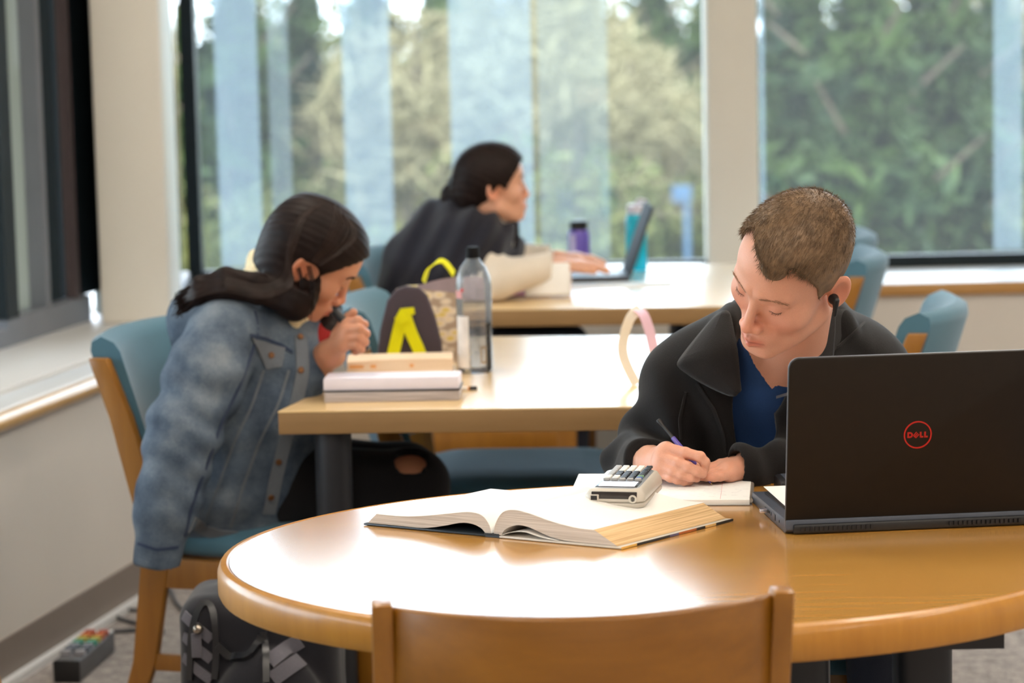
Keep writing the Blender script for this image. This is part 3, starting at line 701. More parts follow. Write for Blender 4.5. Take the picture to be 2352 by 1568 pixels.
# ---------------------------------------------------------------- a head, facing -y, origin between the ear canals
def head_sdf(p, female=False, neck=True):
    jw, cw = (.019, .018) if female else (.022, .022)
    q = p.copy(); q[:, 0] = np.abs(q[:, 0]); s = q
    d = ell_(p, (0, .008, .046), (.0745, .094, .083))
    d = smin(d, ell_(p, (0, -.032, .046), (.0625, .0655, .066)), .03)
    d = smin(d, ell_(p, (0, -.034, -.03), (.0585, .056, .078)), .03)
    d = smin(d, cone(s, (.047, .0, -.052), (.016, -.074, -.092), jw, .017), .025)
    d = smin(d, sph(s, (.043, -.056, -.014), .026), .022)
    d = smin(d, ell_(p, (0, -.077, -.062), (.030, .026, .030)), .018)
    d = smin(d, ell_(p, (0, -.081, -.094), (cw, .015, .014)), .014)
    br = .0065 if female else .009
    d = smin(d, cone(s, (.011, -.093, .034), (.046, -.076, .032), br, br * .8), .014)
    d = smax(d, -sph(s, (.032, -.1165, .012), .0215), .014)                       # eye sockets
    nb = -.108 if female else -.1100
    n = smin(cone(p, (0, -.0905, .024), (0, nb, -.026), .0068, .0084), sph(p, (0, nb - .0015, -.0305), .0100), .006)
    n = smin(n, sph(s, (.0118, -.1025, -.0355), .0085), .007)
    d = smin(d, n, .010)
    d = smin(d, sph(s, (.0318, -.0772, .0118), .0138), .003)                      # closed lids over the eyes
    d = smin(d, cone(s, (.016, -.0895, .0235), (.047, -.0765, .0225), .0045, .003), .008)   # fold above the lid
    d = smax(d, -sph(s, (.0062, -.1075, -.0425), .0042), .002)
    u = smin(cone(s, (.003, -.1035, -.0605), (.022, -.0885, -.0665), .0055, .0028), cone(s, (0, -.1015, -.0725), (.020, -.0885, -.0675), .0068, .0026), .0025)
    d = smin(d, u, .0045)
    d = smax(d, -cone(s, (0, -.1105, -.0662), (.023, -.0925, -.0668), .0016, .0008), .002)
    # ears
    c, sn = math.cos(.42), math.sin(.42); e = s - A3((.0705, .010, .0)); er = np.stack([e[:, 0] * c - e[:, 1] * sn, e[:, 0] * sn + e[:, 1] * c, e[:, 2]], 1)
    t = .18; er = np.stack([er[:, 0], er[:, 1] * math.cos(t) - er[:, 2] * math.sin(t), er[:, 1] * math.sin(t) + er[:, 2] * math.cos(t)], 1)
    ear = ell_(er, (.004, .008, .002), (.0065, .0195, .032))
    ear = smax(ear, -ell_(er, (.012, .006, .004), (.0085, .0135, .022)), .004)
    d = smin(d, ear, .006)
    return d
def head_col(l, base, female=False):
    """skin tint by place on the head (lips, cheeks, ears)"""
    c = np.tile(np.array(base, F32), (len(l), 1)); x = np.abs(l[:, 0])
    def tint(m, col): m = np.clip(m, 0, 1)[:, None]; c[:] = c * (1 - m) + c * np.array(col, F32) * m
    g = lambda cx, cy, cz, r: np.exp(-((x - cx) ** 2 + (l[:, 1] - cy) ** 2 + (l[:, 2] - cz) ** 2) / r ** 2)
    tint(g(.038, -.085, -.025, .03) * .6, (1.0, .78, .74)); tint(g(0, -.118, -.033, .018) * .7, (1.0, .76, .70)); tint(g(.085, .01, 0, .03) * .8, (1.05, .70, .60))
    lip = np.exp(-((l[:, 2] + .0665) / .0095) ** 4) * np.exp(-(x / .0225) ** 6) * (l[:, 1] < -.086)
    tint(lip, (.86, .56, .56) if not female else (.82, .46, .46))
    tint(np.exp(-((l[:, 2] + .0665) / .0018) ** 2) * (x < .023) * (l[:, 1] < -.088) * .6, (.55, .4, .4))
    tint(g(.032, -.09, .011, .016) * .45, (.92, .76, .76))
    return c
def headxf(e, T, s):
    Rm = np.array(Euler(e, 'XYZ').to_matrix(), F32); T = A3(T)
    loc = lambda p: ((p - T) @ Rm) / F32(s)
    wor = lambda l: (np.asarray(l, F32) * s) @ Rm.T + T
    return loc, wor, Rm
HZ = [0, .30, .60, .90, 1.10, 1.22, 1.36, 1.55, 1.9, 2.4, 3.15]
def hairline(l, zs):
    ph = np.abs(np.arctan2(l[:, 0], -(l[:, 1] - .0))); return l[:, 2] - np.interp(ph, HZ, zs)
# ------------------------------------------------------------------ people
m_skin = vcol('skin', rough=.48, spec=.4, sss=.18, bump=.12, bs=700)
m_fleece = fabric('black_fleece', srgb(22, 19, 19), 520, .30, .08)
m_fleece2 = fabric('fleece_lining', srgb(28, 25, 25), 520, .25, .12)
m_tee = fabric('blue_knit', srgb(28, 56, 98), 600, .18, .1)
m_jeans = fabric('dark_jeans', srgb(40, 44, 56), 600, .15, .1)
m_pants = fabric('black_leggings', srgb(22, 21, 24), 600, .12, .1)
m_shoe = plain('dark_shoe', srgb(40, 38, 40), .6)
m_hairb = plain('light_brown_hair', srgb(116, 92, 68), .5, spec=.35, var=.35, vs=60)
m_hairk = plain('dark_brown_hair', srgb(30, 20, 18), .55, spec=.16, var=.3, vs=50)
m_lash = plain('lash_brown', srgb(108, 74, 58), .6)
def fill(fn, n): return [fn(i) for i in range(n)]
def np3(v): return np.array(tuple(v), F32)
def hand_field(joints, wrist, rads, k=.003, palm=.010):
    """joints: five finger chains of world points (thumb last); wrist point"""
    W = np3(wrist)
    def f(p):
        d = None
        mc = [np3(j[0]) for j in joints[:4]]
        for i, m in enumerate(mc):
            e = cone(p, W, m, .019, rads[i] * 1.22); d = e if d is None else smin(d, e, palm)
        for i in range(3): d = smin(d, cone(p, mc[i] * .9 + W * .1, mc[i + 1] * .9 + W * .1, .0105, .0105), palm)
        for i, j in enumerate(joints):
            r = rads[i]; pts = [np3(q) for q in j]; rr = [r * 1.12, r * 1.0, r * .94, r * .86, r * .8][:len(pts)]
            e = None
            for a in range(len(pts) - 1):
                c_ = cone(p, pts[a], pts[a + 1], rr[a], rr[a + 1]); e = c_ if e is None else smin(e, c_, .003)
            for a in range(1, len(pts) - 1): e = smin(e, sph(p, pts[a], rr[a] * 1.03), .002)
            d = smin(d, e, k)
        return d
    return f
def bbox(pts, m):
    a = np.array([tuple(q) for q in pts]); return a.min(0) - m, a.max(0) + m

# ================= the young man in the black fleece
def young_man():
    E_, T_, S_ = (.5261, .4344, -.6432), (.438, 4.1638, 1.0811), 1.0
    loc, wor, Rm = headxf(E_, T_, S_)
    NB = np3(PY(1792, 872, 4.335)); nk = wor([(0, .028, -.055)])[0]
    SR, SL = np3(PY(1588, 888, 4.42)), np3(PY(1978, 862, 4.48))
    chest, belly = np3(PY(1775, 950, 4.475)), np3(PY(1785, 1130, 4.50)); pel = np.array([.46, 4.56, .53], F32)
    ER, WR = np3(PY(1466, 1072, 4.45)), np3(PY(1494, 1062, 4.262))
    EL, WL = np3(PY(2012, 1075, 4.40)), np3(PY(1722, 1072, 4.255))
    C7 = np3(PY(1826, 800, 4.43))
    def torso(p):
        d = ell_(p, chest, (.158, .108, .165)); d = smin(d, ell_(p, belly, (.150, .108, .17)), .06); d = smin(d, ell_(p, pel, (.165, .12, .10)), .06)
        d = smin(d, chain(p, [SR, C7 * .6 + NB * .4, SL], [.058, .070, .058], .05), .07)
        return d
    neck = lambda p: cone(p, nk, NB * .55 + C7 * .45, .051, .058)
    arms = lambda p, r: np.minimum(chain(p, [SR, ER, WR], [.052 + r, .040 + r, .029 + r], .03), chain(p, [SL, EL, WL], [.052 + r, .040 + r, .029 + r], .03))
    hips = [(pel + A3((-.085, 0, -.005)), A3((.33, 4.17, .545)), A3((.35, 4.24, .07))), (pel + A3((.085, 0, -.005)), A3((.575, 4.17, .545)), A3((.60, 4.26, .07)))]
    def legs(p, r):
        d = None
        for h in hips:
            e = chain(p, h, [.078 + r, .055 + r, .038 + r], .03); e = smin(e, cone(p, h[2] + A3((0, .02, -.03)), h[2] + A3((0, -.13, -.045)), .034, .022), .02); d = e if d is None else np.minimum(d, e)
        return d
    # hands
    J = [[PY(1532, 1030, 4.205), PY(1574, 1040, 4.186), PY(1608, 1049, 4.176), PY(1619, 1061, 4.176), PY(1619, 1076, 4.180)],
         [PY(1524, 1050, 4.198), PY(1558, 1063, 4.178), PY(1580, 1072, 4.170), PY(1600, 1081, 4.168), PY(1614, 1088, 4.173)],
         [PY(1520, 1069, 4.196), PY(1548, 1081, 4.178), PY(1566, 1088, 4.172), PY(1586, 1095, 4.172), PY(1600, 1098, 4.180)],
         [PY(1518, 1085, 4.200), PY(1540, 1096, 4.184), PY(1556, 1101, 4.180), PY(1572, 1105, 4.181), PY(1584, 1106, 4.190)],
         [PY(1512, 1046, 4.262), PY(1548, 1052, 4.242), PY(1586, 1062, 4.222), PY(1612, 1082, 4.200)]]
    rads = [.0089, .0089, .0085, .0076, .0098]
    hr = hand_field(J, WR, rads)
    K = [[PY(1662, 1072, 4.243), PY(1634, 1080, 4.236), PY(1610, 1088, 4.232), PY(1592, 1092, 4.23)],
         [PY(1664, 1080, 4.225), PY(1636, 1088, 4.215), PY(1612, 1094, 4.21), PY(1594, 1098, 4.21)],
         [PY(1668, 1086, 4.215), PY(1644, 1093, 4.20), PY(1624, 1098, 4.195), PY(1608, 1101, 4.195)],
         [PY(1674, 1090, 4.205), PY(1654, 1097, 4.19), PY(1640, 1101, 4.185), PY(1628, 1103, 4.185)],
         [PY(1684, 1062, 4.262), PY(1656, 1068, 4.268), PY(1632, 1077, 4.262), PY(1612, 1084, 4.255)]]
    K = [[Vector((q.x, q.y, max(q.z, .7625))) for q in j] for j in K]
    hl = hand_field(K, WL, rads)
    hd = lambda p: smin(head_sdf(loc(p)), neck(p), .025)
    upper = lambda p: smin(hd(p), torso(p) + .004, .03)
    lower = lambda p: np.minimum(smin(smin(torso(p) + .004, neck(p), .03), arms(p, 0), .03), legs(p, -.008))
    parts = []
    b0, b1 = np3(T_) + A3((-.135, -.165, -.25)), np3(T_) + A3((.145, .17, .165))
    box = lambda p, a, b: np.max(np.abs(p - (a + b) / 2) - (b - a) / 2, axis=1)
    hv, hf = surfnet(lambda p: smax(upper(p), box(p, b0 + .004, b1 - .004), .001), b0, b1, .0022); parts.append((hv, hf))
    pts = [q for j in J for q in j] + [Vector(WR)]; lo, hi = bbox(pts, .03); parts.append(surfnet(lambda p: smin(hr(p), cone(p, WR, WR * .7 + ER * .3, .026, .029), .012), lo, hi, .0019))
    pts = [q for j in K for q in j] + [Vector(WL)]; lo, hi = bbox(pts, .03); parts.append(surfnet(lambda p: smin(hl(p), cone(p, WL, WL * .8 + EL * .2, .022, .026), .012), lo, hi, .0022))
    parts.append(surfnet(lambda p: np.maximum(lower(p), -box(p, b0 + .012, b1 - .012)), (.12, 4.0, 0.02), (.80, 4.75, 1.1), .011))
    V, Fc = joinparts(parts)
    base = np.array(srgb(217, 158, 132)[:3]); col = np.tile(base, (len(V), 1)).astype(F32)
    col[:len(hv)] = head_col(loc(hv.astype(F32)), base)
    # knuckles and fingertips a little redder
    tips = np.array([tuple(j[-1]) for j in J + K] + [tuple(j[2]) for j in J]); n1 = len(hv)
    dd_ = np.min(np.linalg.norm(V[:, None] - tips[None], axis=2), axis=1) if len(V) < 20000 else None
    body = npmesh('person', V, Fc, m_skin, None, col)
    setp(body, 'young man in a black fleece bending over his notebook, pen in hand', 'person')
    # t-shirt
    def shirt(p):
        d = torso(p) + .000 - .004
        d = smax(d, -(cone(p, nk, nk * .42 + NB * .58, .058, .060)), .006)
        vx, vz = PY(1766, 884, 4.37).x, PY(1766, 884, 4.37).z
        v = np.maximum(np.abs(p[:, 0] - vx - (p[:, 2] - vz) * .02) - (p[:, 2] - vz) * .60, p[:, 1] - 4.46)
        return smax(d, -v, .004) + waves(p, (18, 40), .003, 4)
    lo, hi = (.2, 4.25, .50), (.72, 4.68, 1.06)
    V, Fc = surfnet(lambda p: np.maximum(shirt(p), -(torso(p) + .012)), lo, hi, .0045); npmesh('t_shirt', V, Fc, m_tee, body)
    # fleece jacket
    zs = [PY(1700, y, 4.34).z for y in (1120, 1030, 950, 880, 800, 740, 700)]
    xl = [PY(x, 900, 4.34).x for x in (1690, 1690, 1692, 1693, 1688, 1672, 1668)]
    xr = [PY(x, 900, 4.34).x for x in (1800, 1790, 1774, 1812, 1850, 1890, 1905)]
    def folds(p):
        e1 = np.exp(-((np.linalg.norm(p - ER, axis=1)) / .11) ** 2); e2 = np.exp(-(np.linalg.norm(p - WL, axis=1) / .12) ** 2); e3 = np.exp(-(np.linalg.norm(p - SL - A3((-.02, -.03, .03)), axis=1) / .13) ** 2); e4 = np.exp(-(np.linalg.norm(p - SR - A3((0, -.06, -.1)), axis=1) / .14) ** 2)
        return waves(p, (16, 34), .0055, 9) + .008 * e1 * np.sin(p @ A3((40, 60, 85))) + .004 * e2 * np.sin(p @ A3((90, 20, 40))) + .009 * e3 * np.sin(p @ A3((70, -20, 60)) + 1) + .009 * e4 * np.sin(p @ A3((75, 0, 28)))
    def jack_full(p, cut=True):
        d = torso(p) - .023
        if cut:
            x0 = np.interp(p[:, 2], zs, xl); x1 = np.interp(p[:, 2], zs, xr)
            d = smax(d, -np.maximum(np.maximum(x0 - p[:, 0], p[:, 0] - x1), p[:, 1] - 4.47), .006)
        a = np.minimum(chain(p, [SR, ER, WR], [.071, .060, .043], .03), chain(p, [SL, EL, WL], [.073, .058, .039], .03))
        d = smin(d, a, .035)
        d = smin(d, chain(p, [np3(PY(1668, 748, 4.37)), np3(PY(1720, 715, 4.44)), np3(PY(1800, 700, 4.475)), np3(PY(1885, 706, 4.45)), np3(PY(1926, 742, 4.37))], [.02, .024, .026, .026, .022], .01), .022)
        return d + folds(p)
    def jacket(p):
        d = jack_full(p)
        d = smax(d, -(cone(p, nk, NB * .5 + C7 * .5, .064, .068)), .006)
        d = np.maximum(d, -(torso(p) - .002))
        # cuffs end at the wrists, hem at the hips
        for W, E, ex_ in ((WR, ER, .0), (WL, EL, .034)):
            ax = (W - E) / np.linalg.norm(W - E); t = (p - W) @ ax; near = np.linalg.norm(p - W, axis=1) < .12
            cut = np.where(near, t - .002 - ex_, -1.); d = smax(d, cut.astype(F32), .006)
            d = np.where(near, np.maximum(d, -np.maximum(cone(p, W - ax * .05, W + ax * .08, .024, .027), -.06 - t)), d)
        return np.maximum(d, .53 - p[:, 2])
    V, Fc = surfnet(jacket, (.10, 4.16, .50), (.80, 4.72, 1.16), .0045); jk = npmesh('fleece_jacket', V, Fc, m_fleece, body)
    # collar wings
    def rowmid(a, b, off): return [(Vector(x) + Vector(y)) / 2 + Vector((0, -off, off * .5)) for x, y in zip(a, b)]
    inn = [PY(1676, 716, 4.36), PY(1684, 752, 4.33), PY(1692, 790, 4.30), PY(1697, 830, 4.29), PY(1699, 866, 4.285), PY(1700, 902, 4.285)]
    out = [PY(1645, 726, 4.375), PY(1600, 778, 4.345), PY(1554, 836, 4.315), PY(1556, 842, 4.313), PY(1608, 878, 4.300), PY(1690, 914, 4.290)]
    sheet('collar', [inn, rowmid(inn, out, .014), out], .007, m_fleece2, body)
    inn = [PY(1908, 706, 4.33), PY(1876, 780, 4.28), PY(1838, 846, 4.265), PY(1806, 900, 4.275)]
    out = [PY(1972, 724, 4.42), PY(1950, 800, 4.36), PY(1900, 890, 4.33), PY(1838, 950, 4.32)]
    sheet('collar', [inn, rowmid(inn, out, .012), out], .007, m_fleece2, body)
    zp = [PY(1784, 912, 4.272), PY(1800, 907, 4.268), PY(1816, 903, 4.268), PY(1840, 895, 4.27)]
    zg = G()
    for i in range(22):
        u = i / 21 * 2.999; k = int(u); q = zp[k].lerp(zp[k + 1], u - k); zg.box(q, (.0011, .003, .0042))
    zg.build('zipper', plain('zipper_metal', srgb(130, 130, 135), .3, metal=.8), body)
    for pix, w in (([(1600, 880), (1640, 940), (1662, 1000), (1668, 1040)], .006), ([(1575, 900), (1560, 960), (1562, 1010)], .004), ([(1985, 740), (1920, 800), (1880, 830)], .004)):
        surfstrip('seam', jacket, pix, w, .003, m_fleece2, body, lift=.0)
    # trousers and shoes
    def trs(p): return smax(smin(legs(p, .010), ell_(p, pel, (.178, .132, .112)), .03), .10 - p[:, 2], .005) + waves(p, (20, 45), .004, 2)
    V, Fc = surfnet(trs, (.2, 4.0, .08), (.76, 4.75, .70), .009); npmesh('trousers', V, Fc, m_jeans, body)
    for h in hips:
        f = lambda p, h=h: np.maximum(smin(cone(p, h[2] + A3((0, .03, -.025)), h[2] + A3((0, -.15, -.032)), .046, .036), cone(p, h[2] + A3((0, .01, .03)), h[2], .05, .05), .03), .003 - p[:, 2])
        V, Fc = surfnet(f, h[2] - A3((.08, .24, .075)), h[2] + A3((.08, .12, .10)), .008); npmesh('shoe', V, Fc, m_shoe, body)
    # hair: cap and strands
    ZL = [.094, .098, .096, .074, .046, .000, .012, .004, -.030, -.055, -.065]
    base_h = lambda l: smin(ell_(l, (0, .008, .046), (.0745, .094, .083)), ell_(l, (0, -.032, .046), (.0625, .0655, .066)), .03)
    def cap(p):
        l = loc(p); hl_ = hairline(l, ZL) - .016 * np.clip(-l[:, 0] / .04, -.35, 1) * (l[:, 1] < -.03)
        tft = sph(l, (.026, -.086, .094), .024)
        hl_ = np.maximum(hl_, -tft * 1.0)
        thick = .003 + .008 * np.clip((l[:, 2] - .04) / .06, 0, 1)
        d = base_h(l) - thick
        return smax(smax(d, -hl_, .012), -(np.abs(l[:, 0]) - .0) + -1, .001)
    V, Fc = surfnet(cap, b0, b1, .0026); hair = npmesh('hair', V, Fc, m_hairb, body)
    rs = np.random.RandomState(5); tri = Fc[rs.randint(0, len(Fc), 24000)]; w4 = rs.dirichlet((1, 1, 1, 1), len(tri))
    rt_ = (V[tri] * w4[..., None]).sum(1); nm = grad(cap, rt_); l = loc(rt_.astype(F32)); okm = hairline(l, ZL) > -.012; okm &= ((nm @ Rm)[:, 2] > -.75)
    rt_, nm, l = rt_[okm], nm[okm], l[okm]
    nl = nm @ Rm
    top = np.clip((l[:, 2] - .045) / .05, 0, 1)[:, None]
    flow = top * np.array([[.35, -1.0, .05]]) + (1 - top) * np.array([[0, -.1, -1.0]]); flow -= (flow * nl).sum(1)[:, None] * nl; flow /= np.maximum(np.linalg.norm(flow, axis=1), 1e-6)[:, None]
    dl = flow + nl * (.12 + .20 * top); ln = (.007 + .011 * top[:, 0]) * rs.uniform(.6, 1.2, len(rt_))
    sd = strands('hair_strands', rt_ - nm * .003, dl @ Rm.T, ln, .00042, m_hairb, hair, jit=.10)
    # brows, lashes
    hs = lambda p: head_sdf(loc(p))
    for s in (-1, 1):
        n = 150; u = rs.uniform(0, 1, n); bl = np.stack([s * (.013 + .037 * u), -.105 + .026 * u ** 1.6, .0295 + .006 * np.sin(u * 2.3) - .003 * u + rs.normal(0, .0014, n)], 1)
        q = wor(bl)
        for _ in range(4): g = grad(hs, q); q = q - g * hs(q.astype(F32))[:, None]
        di = np.tile(np.array([[s * 1.0, .45, .05]]), (n, 1)) @ Rm.T + g * .25
        strands('eyebrow', q, di, np.full(n, .0052), .00024, plain('brow_%d' % s, srgb(168, 124, 96), .6), body, jit=.15)
        arc = []
        for i in range(15):
            a = math.radians(-62 + 124 * i / 14); el = math.radians(-34 + 22 * (a / 1.08) ** 2)
            arc.append(Vector(wor([(s * .0318 + .0142 * math.sin(a) * math.cos(el), -.0772 - .0142 * math.cos(a) * math.cos(el), .0118 + .0142 * math.sin(el))])[0]))
        G().tube(arc, [.0003] + [.0008] * 13 + [.0003], 6).build('eyelash', m_lash, body)
        n = 40; ii = rs.uniform(0, 13.9, n); rr = np.array([tuple(arc[int(i)].lerp(arc[int(i) + 1], i % 1)) for i in ii])
        strands('eyelash', rr, np.tile(np.array([[0, -.8, -.6]]), (n, 1)) @ Rm.T, np.full(n, .0045), .0002, m_lash, body, jit=.2)
        arc = []
        for i in range(11):
            a = math.radians(-48 + 96 * i / 10); el = math.radians(36 - 14 * (a / .84) ** 2)
            arc.append(Vector(wor([(s * .0318 + .0142 * math.sin(a) * math.cos(el), -.0772 - .0142 * math.cos(a) * math.cos(el), .0118 + .0142 * math.sin(el))])[0]))
    # earbud with its wire
    eb = thing('earbud', 'black earbud with thin wire in the young man\'s ear', 'earbud', tuple(wor([(.079, .0, -.002)])[0]))
    o_ = np3(eb.location)
    f = lambda p: smin(sph(p, A3((0, 0, 0)), .0085), cone(p, A3((.003, -.007, -.002)), A3((.001, -.006, -.024)), .0052, .003), .004)
    V, Fc = surfnet(f, (-.02, -.02, -.035), (.02, .02, .02), .0014); npmesh('bud', V, Fc, m_blackpl, eb)
    w0 = Vector((.001, -.006, -.024))
    G().tube([w0, w0 + Vector((-.001, -.006, -.025)), w0 + Vector((-.004, -.012, -.06)), w0 + Vector((-.010, -.016, -.10)), w0 + Vector((-.02, -.012, -.14))], .0009, 6).build('wire', m_blackpl, eb)
    return body
young_man()
# ================= the girl in the denim jacket
def spline(pts, k=6):
    pts = [Vector(q_) for q_ in pts]; n = len(pts); out = []
    for i in range((n - 1) * k + 1):
        u = i / k; a = min(int(u), n - 2); f = u - a; p0, p1, p2, p3 = pts[max(a - 1, 0)], pts[a], pts[a + 1], pts[min(a + 2, n - 1)]
        out.append(.5 * ((2 * p1) + (-p0 + p2) * f + (2 * p0 - 5 * p1 + 4 * p2 - p3) * f * f + (-p0 + 3 * p1 - 3 * p2 + p3) * f ** 3))
    return out
def denimmat():
    k = NT('washed_denim'); v = k.coords()
    n1 = k.n('ShaderNodeTexNoise', Scale=11.0, Detail=5.0, Roughness=.6); k.l(v, n1.inputs['Vector'])
    n2 = k.n('ShaderNodeTexNoise', Scale=420.0, Detail=2.0); k.l(v, n2.inputs['Vector'])
    mx = k.n('ShaderNodeMix'); mx.data_type = 'FLOAT'; mx.inputs[0].default_value = .25; k.l(n1.outputs['Fac'], mx.inputs[2]); k.l(n2.outputs['Fac'], mx.inputs[3])
    k.l(k.ramp(mx.outputs[0], [(.36, srgb(62, 74, 90)), (.52, srgb(90, 103, 118)), (.68, srgb(124, 133, 142))]), k.b.inputs['Base Color'])
    k.b.inputs['Roughness'].default_value = .9; k.b.inputs['Specular IOR Level'].default_value = .2; k.bump(n2.outputs['Fac'], .3, .002); return k.m
m_denim = denimmat()
m_denim2 = fabric('faded_denim_seam', srgb(104, 110, 118), 500, .2, .1)
m_denimd = fabric('dark_denim_seam', srgb(46, 58, 82), 500, .2, .1)
m_sherpa = plain('cream_sherpa', srgb(226, 208, 168), .95, spec=.1, var=.15, vs=90, bump=.9, bs=160, sheen=.3)
m_copper = plain('copper_button', srgb(112, 76, 46), .4, metal=.6)
m_red = fabric('red_top', srgb(150, 36, 34), 500, .15, .1)
def girl_denim():
    E_, T_, S_ = (.6588, -.2641, 1.6044), (-.4085, 5.4018, 1.0063), .95
    loc, wor, Rm = headxf(E_, T_, S_)
    q = lambda x, y, d: np3(PY(x, y, d))
    nk = wor([(0, .03, -.05)])[0]; NB = q(648, 735, 5.47)
    up, mid, hip = q(590, 800, 5.49), q(548, 960, 5.49), q(520, 1150, 5.49)
    SN, SF = q(545, 778, 5.38), q(600, 760, 5.60)
    EN, WN = q(708, 892, 5.43), q(756, 812, 5.36)                   # near forearm, elbow on the table
    EN[2] = max(EN[2], .775)
    kneeN, kneeF = q(950, 1112, 5.42), q(930, 1095, 5.62)
    seat = A3((float(hip[0]), 5.49, .56))
    def torso(p):
        d = chain(p, [up, mid, hip], [.095, .112, .118], .08); d = smin(d, ell_(p, mid, (.115, .16, .16)), .05)
        d = smin(d, chain(p, [SN, NB * .5 + up * .5, SF], [.055, .075, .055], .05), .06); return smin(d, ell_(p, seat, (.15, .18, .085)), .05)
    neck = lambda p: cone(p, nk, NB, .046, .052)
    legs = lambda p, r: np.minimum(chain(p, [seat + A3((.02, -.09, -.005)), kneeN, kneeN + A3((.03, .0, -.40))], [.085 + r, .062 + r, .04 + r], .03), chain(p, [seat + A3((.02, .09, -.005)), kneeF, kneeF + A3((.03, 0, -.40))], [.085 + r, .062 + r, .04 + r], .03))
    def feet(p, r): return np.minimum(*[cone(p, k + A3((.02, 0, -.44)), k + A3((.15, 0, -.455)), .035 + r, .025 + r) for k in (kneeN, kneeF)])
    arm = lambda p: smin(chain(p, [up, q(650, 860, 5.46), EN, WN], [.045, .04, .036, .026], .03), chain(p, [SF, EN + A3((0, .2, 0)), WN + A3((0, .13, -.02))], [.045, .036, .026], .03), .01)
    J = [[q(800, 742, 5.315), q(822, 736, 5.30), q(836, 745, 5.315), q(822, 757, 5.335)],
         [q(800, 758, 5.300), q(826, 754, 5.285), q(840, 766, 5.30), q(824, 775, 5.325)],
         [q(796, 776, 5.300), q(824, 773, 5.285), q(838, 785, 5.30), q(822, 792, 5.325)],
         [q(792, 793, 5.305), q(818, 792, 5.29), q(830, 802, 5.30), q(816, 808, 5.325)],
         [q(770, 770, 5.35), q(786, 746, 5.35), q(800, 728, 5.345), q(812, 717, 5.34)]]
    hn = hand_field([[Vector(x) for x in j] for j in J], WN, [.0092, .0092, .0088, .008, .0095])
    hd = lambda p: smin(head_sdf(loc(p), True) * F32(S_), neck(p), .022)
    b0, b1 = np3(T_) + A3((-.15, -.14, -.20)), np3(T_) + A3((.15, .14, .16))
    box = lambda p, a, b: np.max(np.abs(p - (a + b) / 2) - (b - a) / 2, axis=1)
    hv, hf = surfnet(lambda p: np.maximum(hd(p), box(p, b0 + .003, b1 - .003)), b0, b1, .003); parts = [(hv, hf)]
    lo, hi = bbox([Vector(x) for j in J for x in j] + [Vector(WN), Vector(EN)], .05)
    parts.append(surfnet(lambda p: np.minimum(smin(hn(p), cone(p, WN, EN, .027, .038), .012), 9), lo, hi, .0028))
    parts.append(surfnet(lambda p: np.maximum(np.minimum(np.minimum(smin(smin(torso(p) + .012, neck(p), .03), arm(p), .02), legs(p, -.008)), feet(p, -.005)), -box(p, b0 + .01, b1 - .01)), (-.85, 5.2, 0.03), (-.02, 5.85, 1.05), .012))
    V, Fc = joinparts(parts); base = np.array(srgb(206, 146, 116)[:3]); col = np.tile(base, (len(V), 1)).astype(F32); col[:len(hv)] = head_col(loc(hv.astype(F32)), base, True)
    body = npmesh('person', V, Fc, m_skin, None, col)
    setp(body, 'girl in a light denim jacket leaning over her books, hand at her mouth', 'person')
    # red top
    V, Fc = surfnet(lambda p: np.maximum(smin(torso(p) - .002, cone(p, NB, q(735, 800, 5.44), .05, .05), .05), -(cone(p, nk, NB, .05, .058))), (-.85, 5.3, .5), (-.3, 5.75, 1.0), .009); npmesh('top', V, Fc, m_red, body)
    # leggings, knees showing through rips
    def leg(p): return np.maximum(smin(smin(legs(p, .006), ell_(p, seat, (.158, .188, .092)), .03), feet(p, -.02), .02), -sph(p, kneeN + A3((-.005, -.035, .045)), .034)) 
    V, Fc = surfnet(leg, (-.85, 5.2, .08), (-.02, 5.85, .75), .009); npmesh('leggings', V, Fc, m_pants, body)
    for k in (kneeN, kneeF):
        o_ = k + A3((0, 0, -.44)); f = lambda p, k=k: np.maximum(cone(p, k + A3((.0, 0, -.445)), k + A3((.15, 0, -.46)), .046, .036), .003 - p[:, 2])
        V, Fc = surfnet(f, k + A3((-.08, -.08, -.53)), k + A3((.22, .08, -.36)), .009); npmesh('shoe', V, Fc, m_shoe, body)
    # denim jacket, worn over the shoulders with its sleeve hanging empty
    slv = [q(515, 775, 5.33), q(472, 860, 5.27), q(425, 990, 5.21), q(382, 1170, 5.165), q(360, 1292, 5.15)]
    def folds(p):
        e = np.exp(-(np.linalg.norm(p - slv[2], axis=1) / .16) ** 2)
        return waves(p, (17, 36), .005, 21) + .005 * e * np.sin(p @ A3((22, 10, 95)) + 2 * np.sin(p[:, 0] * 30)) + .004 * np.exp(-((p[:, 2] - .62) / .10) ** 2) * np.sin(p[:, 0] * 60 + p[:, 1] * 25)
    front = [q(676, 752, 5.45), q(682, 850, 5.38), q(660, 960, 5.36), q(622, 1090, 5.38), q(594, 1200, 5.40)]
    def jack(p):
        d = smin(torso(p) - .030, chain(p, front, [.03, .045, .05, .05, .04], .04), .06)
        d = smin(d, chain(p, [q(455, 735, 5.50), q(600, 745, 5.50)], [.07, .09], .03), .06)
        d = smax(d, q(560, 1242, 5.45)[2] - p[:, 2], .02)
        s = chain(p, slv, [.078, .078, .069, .056, .047], .03)
        ax = (slv[4] - slv[3]) / np.linalg.norm(slv[4] - slv[3]); t = (p - slv[4]) @ ax
        s = smax(s, t - .012, .006)
        d = smin(d, s, .022) + folds(p)
        d = np.maximum(d, -np.where(np.linalg.norm(p - slv[4], axis=1) < .1, np.maximum(cone(p, slv[4] - ax * .05, slv[4] + ax * .06, .034, .036), -(t + .06)), 9.))
        d = smax(d, -cone(p, nk, NB + A3((.01, 0, .0)), .060, .066), .008)
        return d
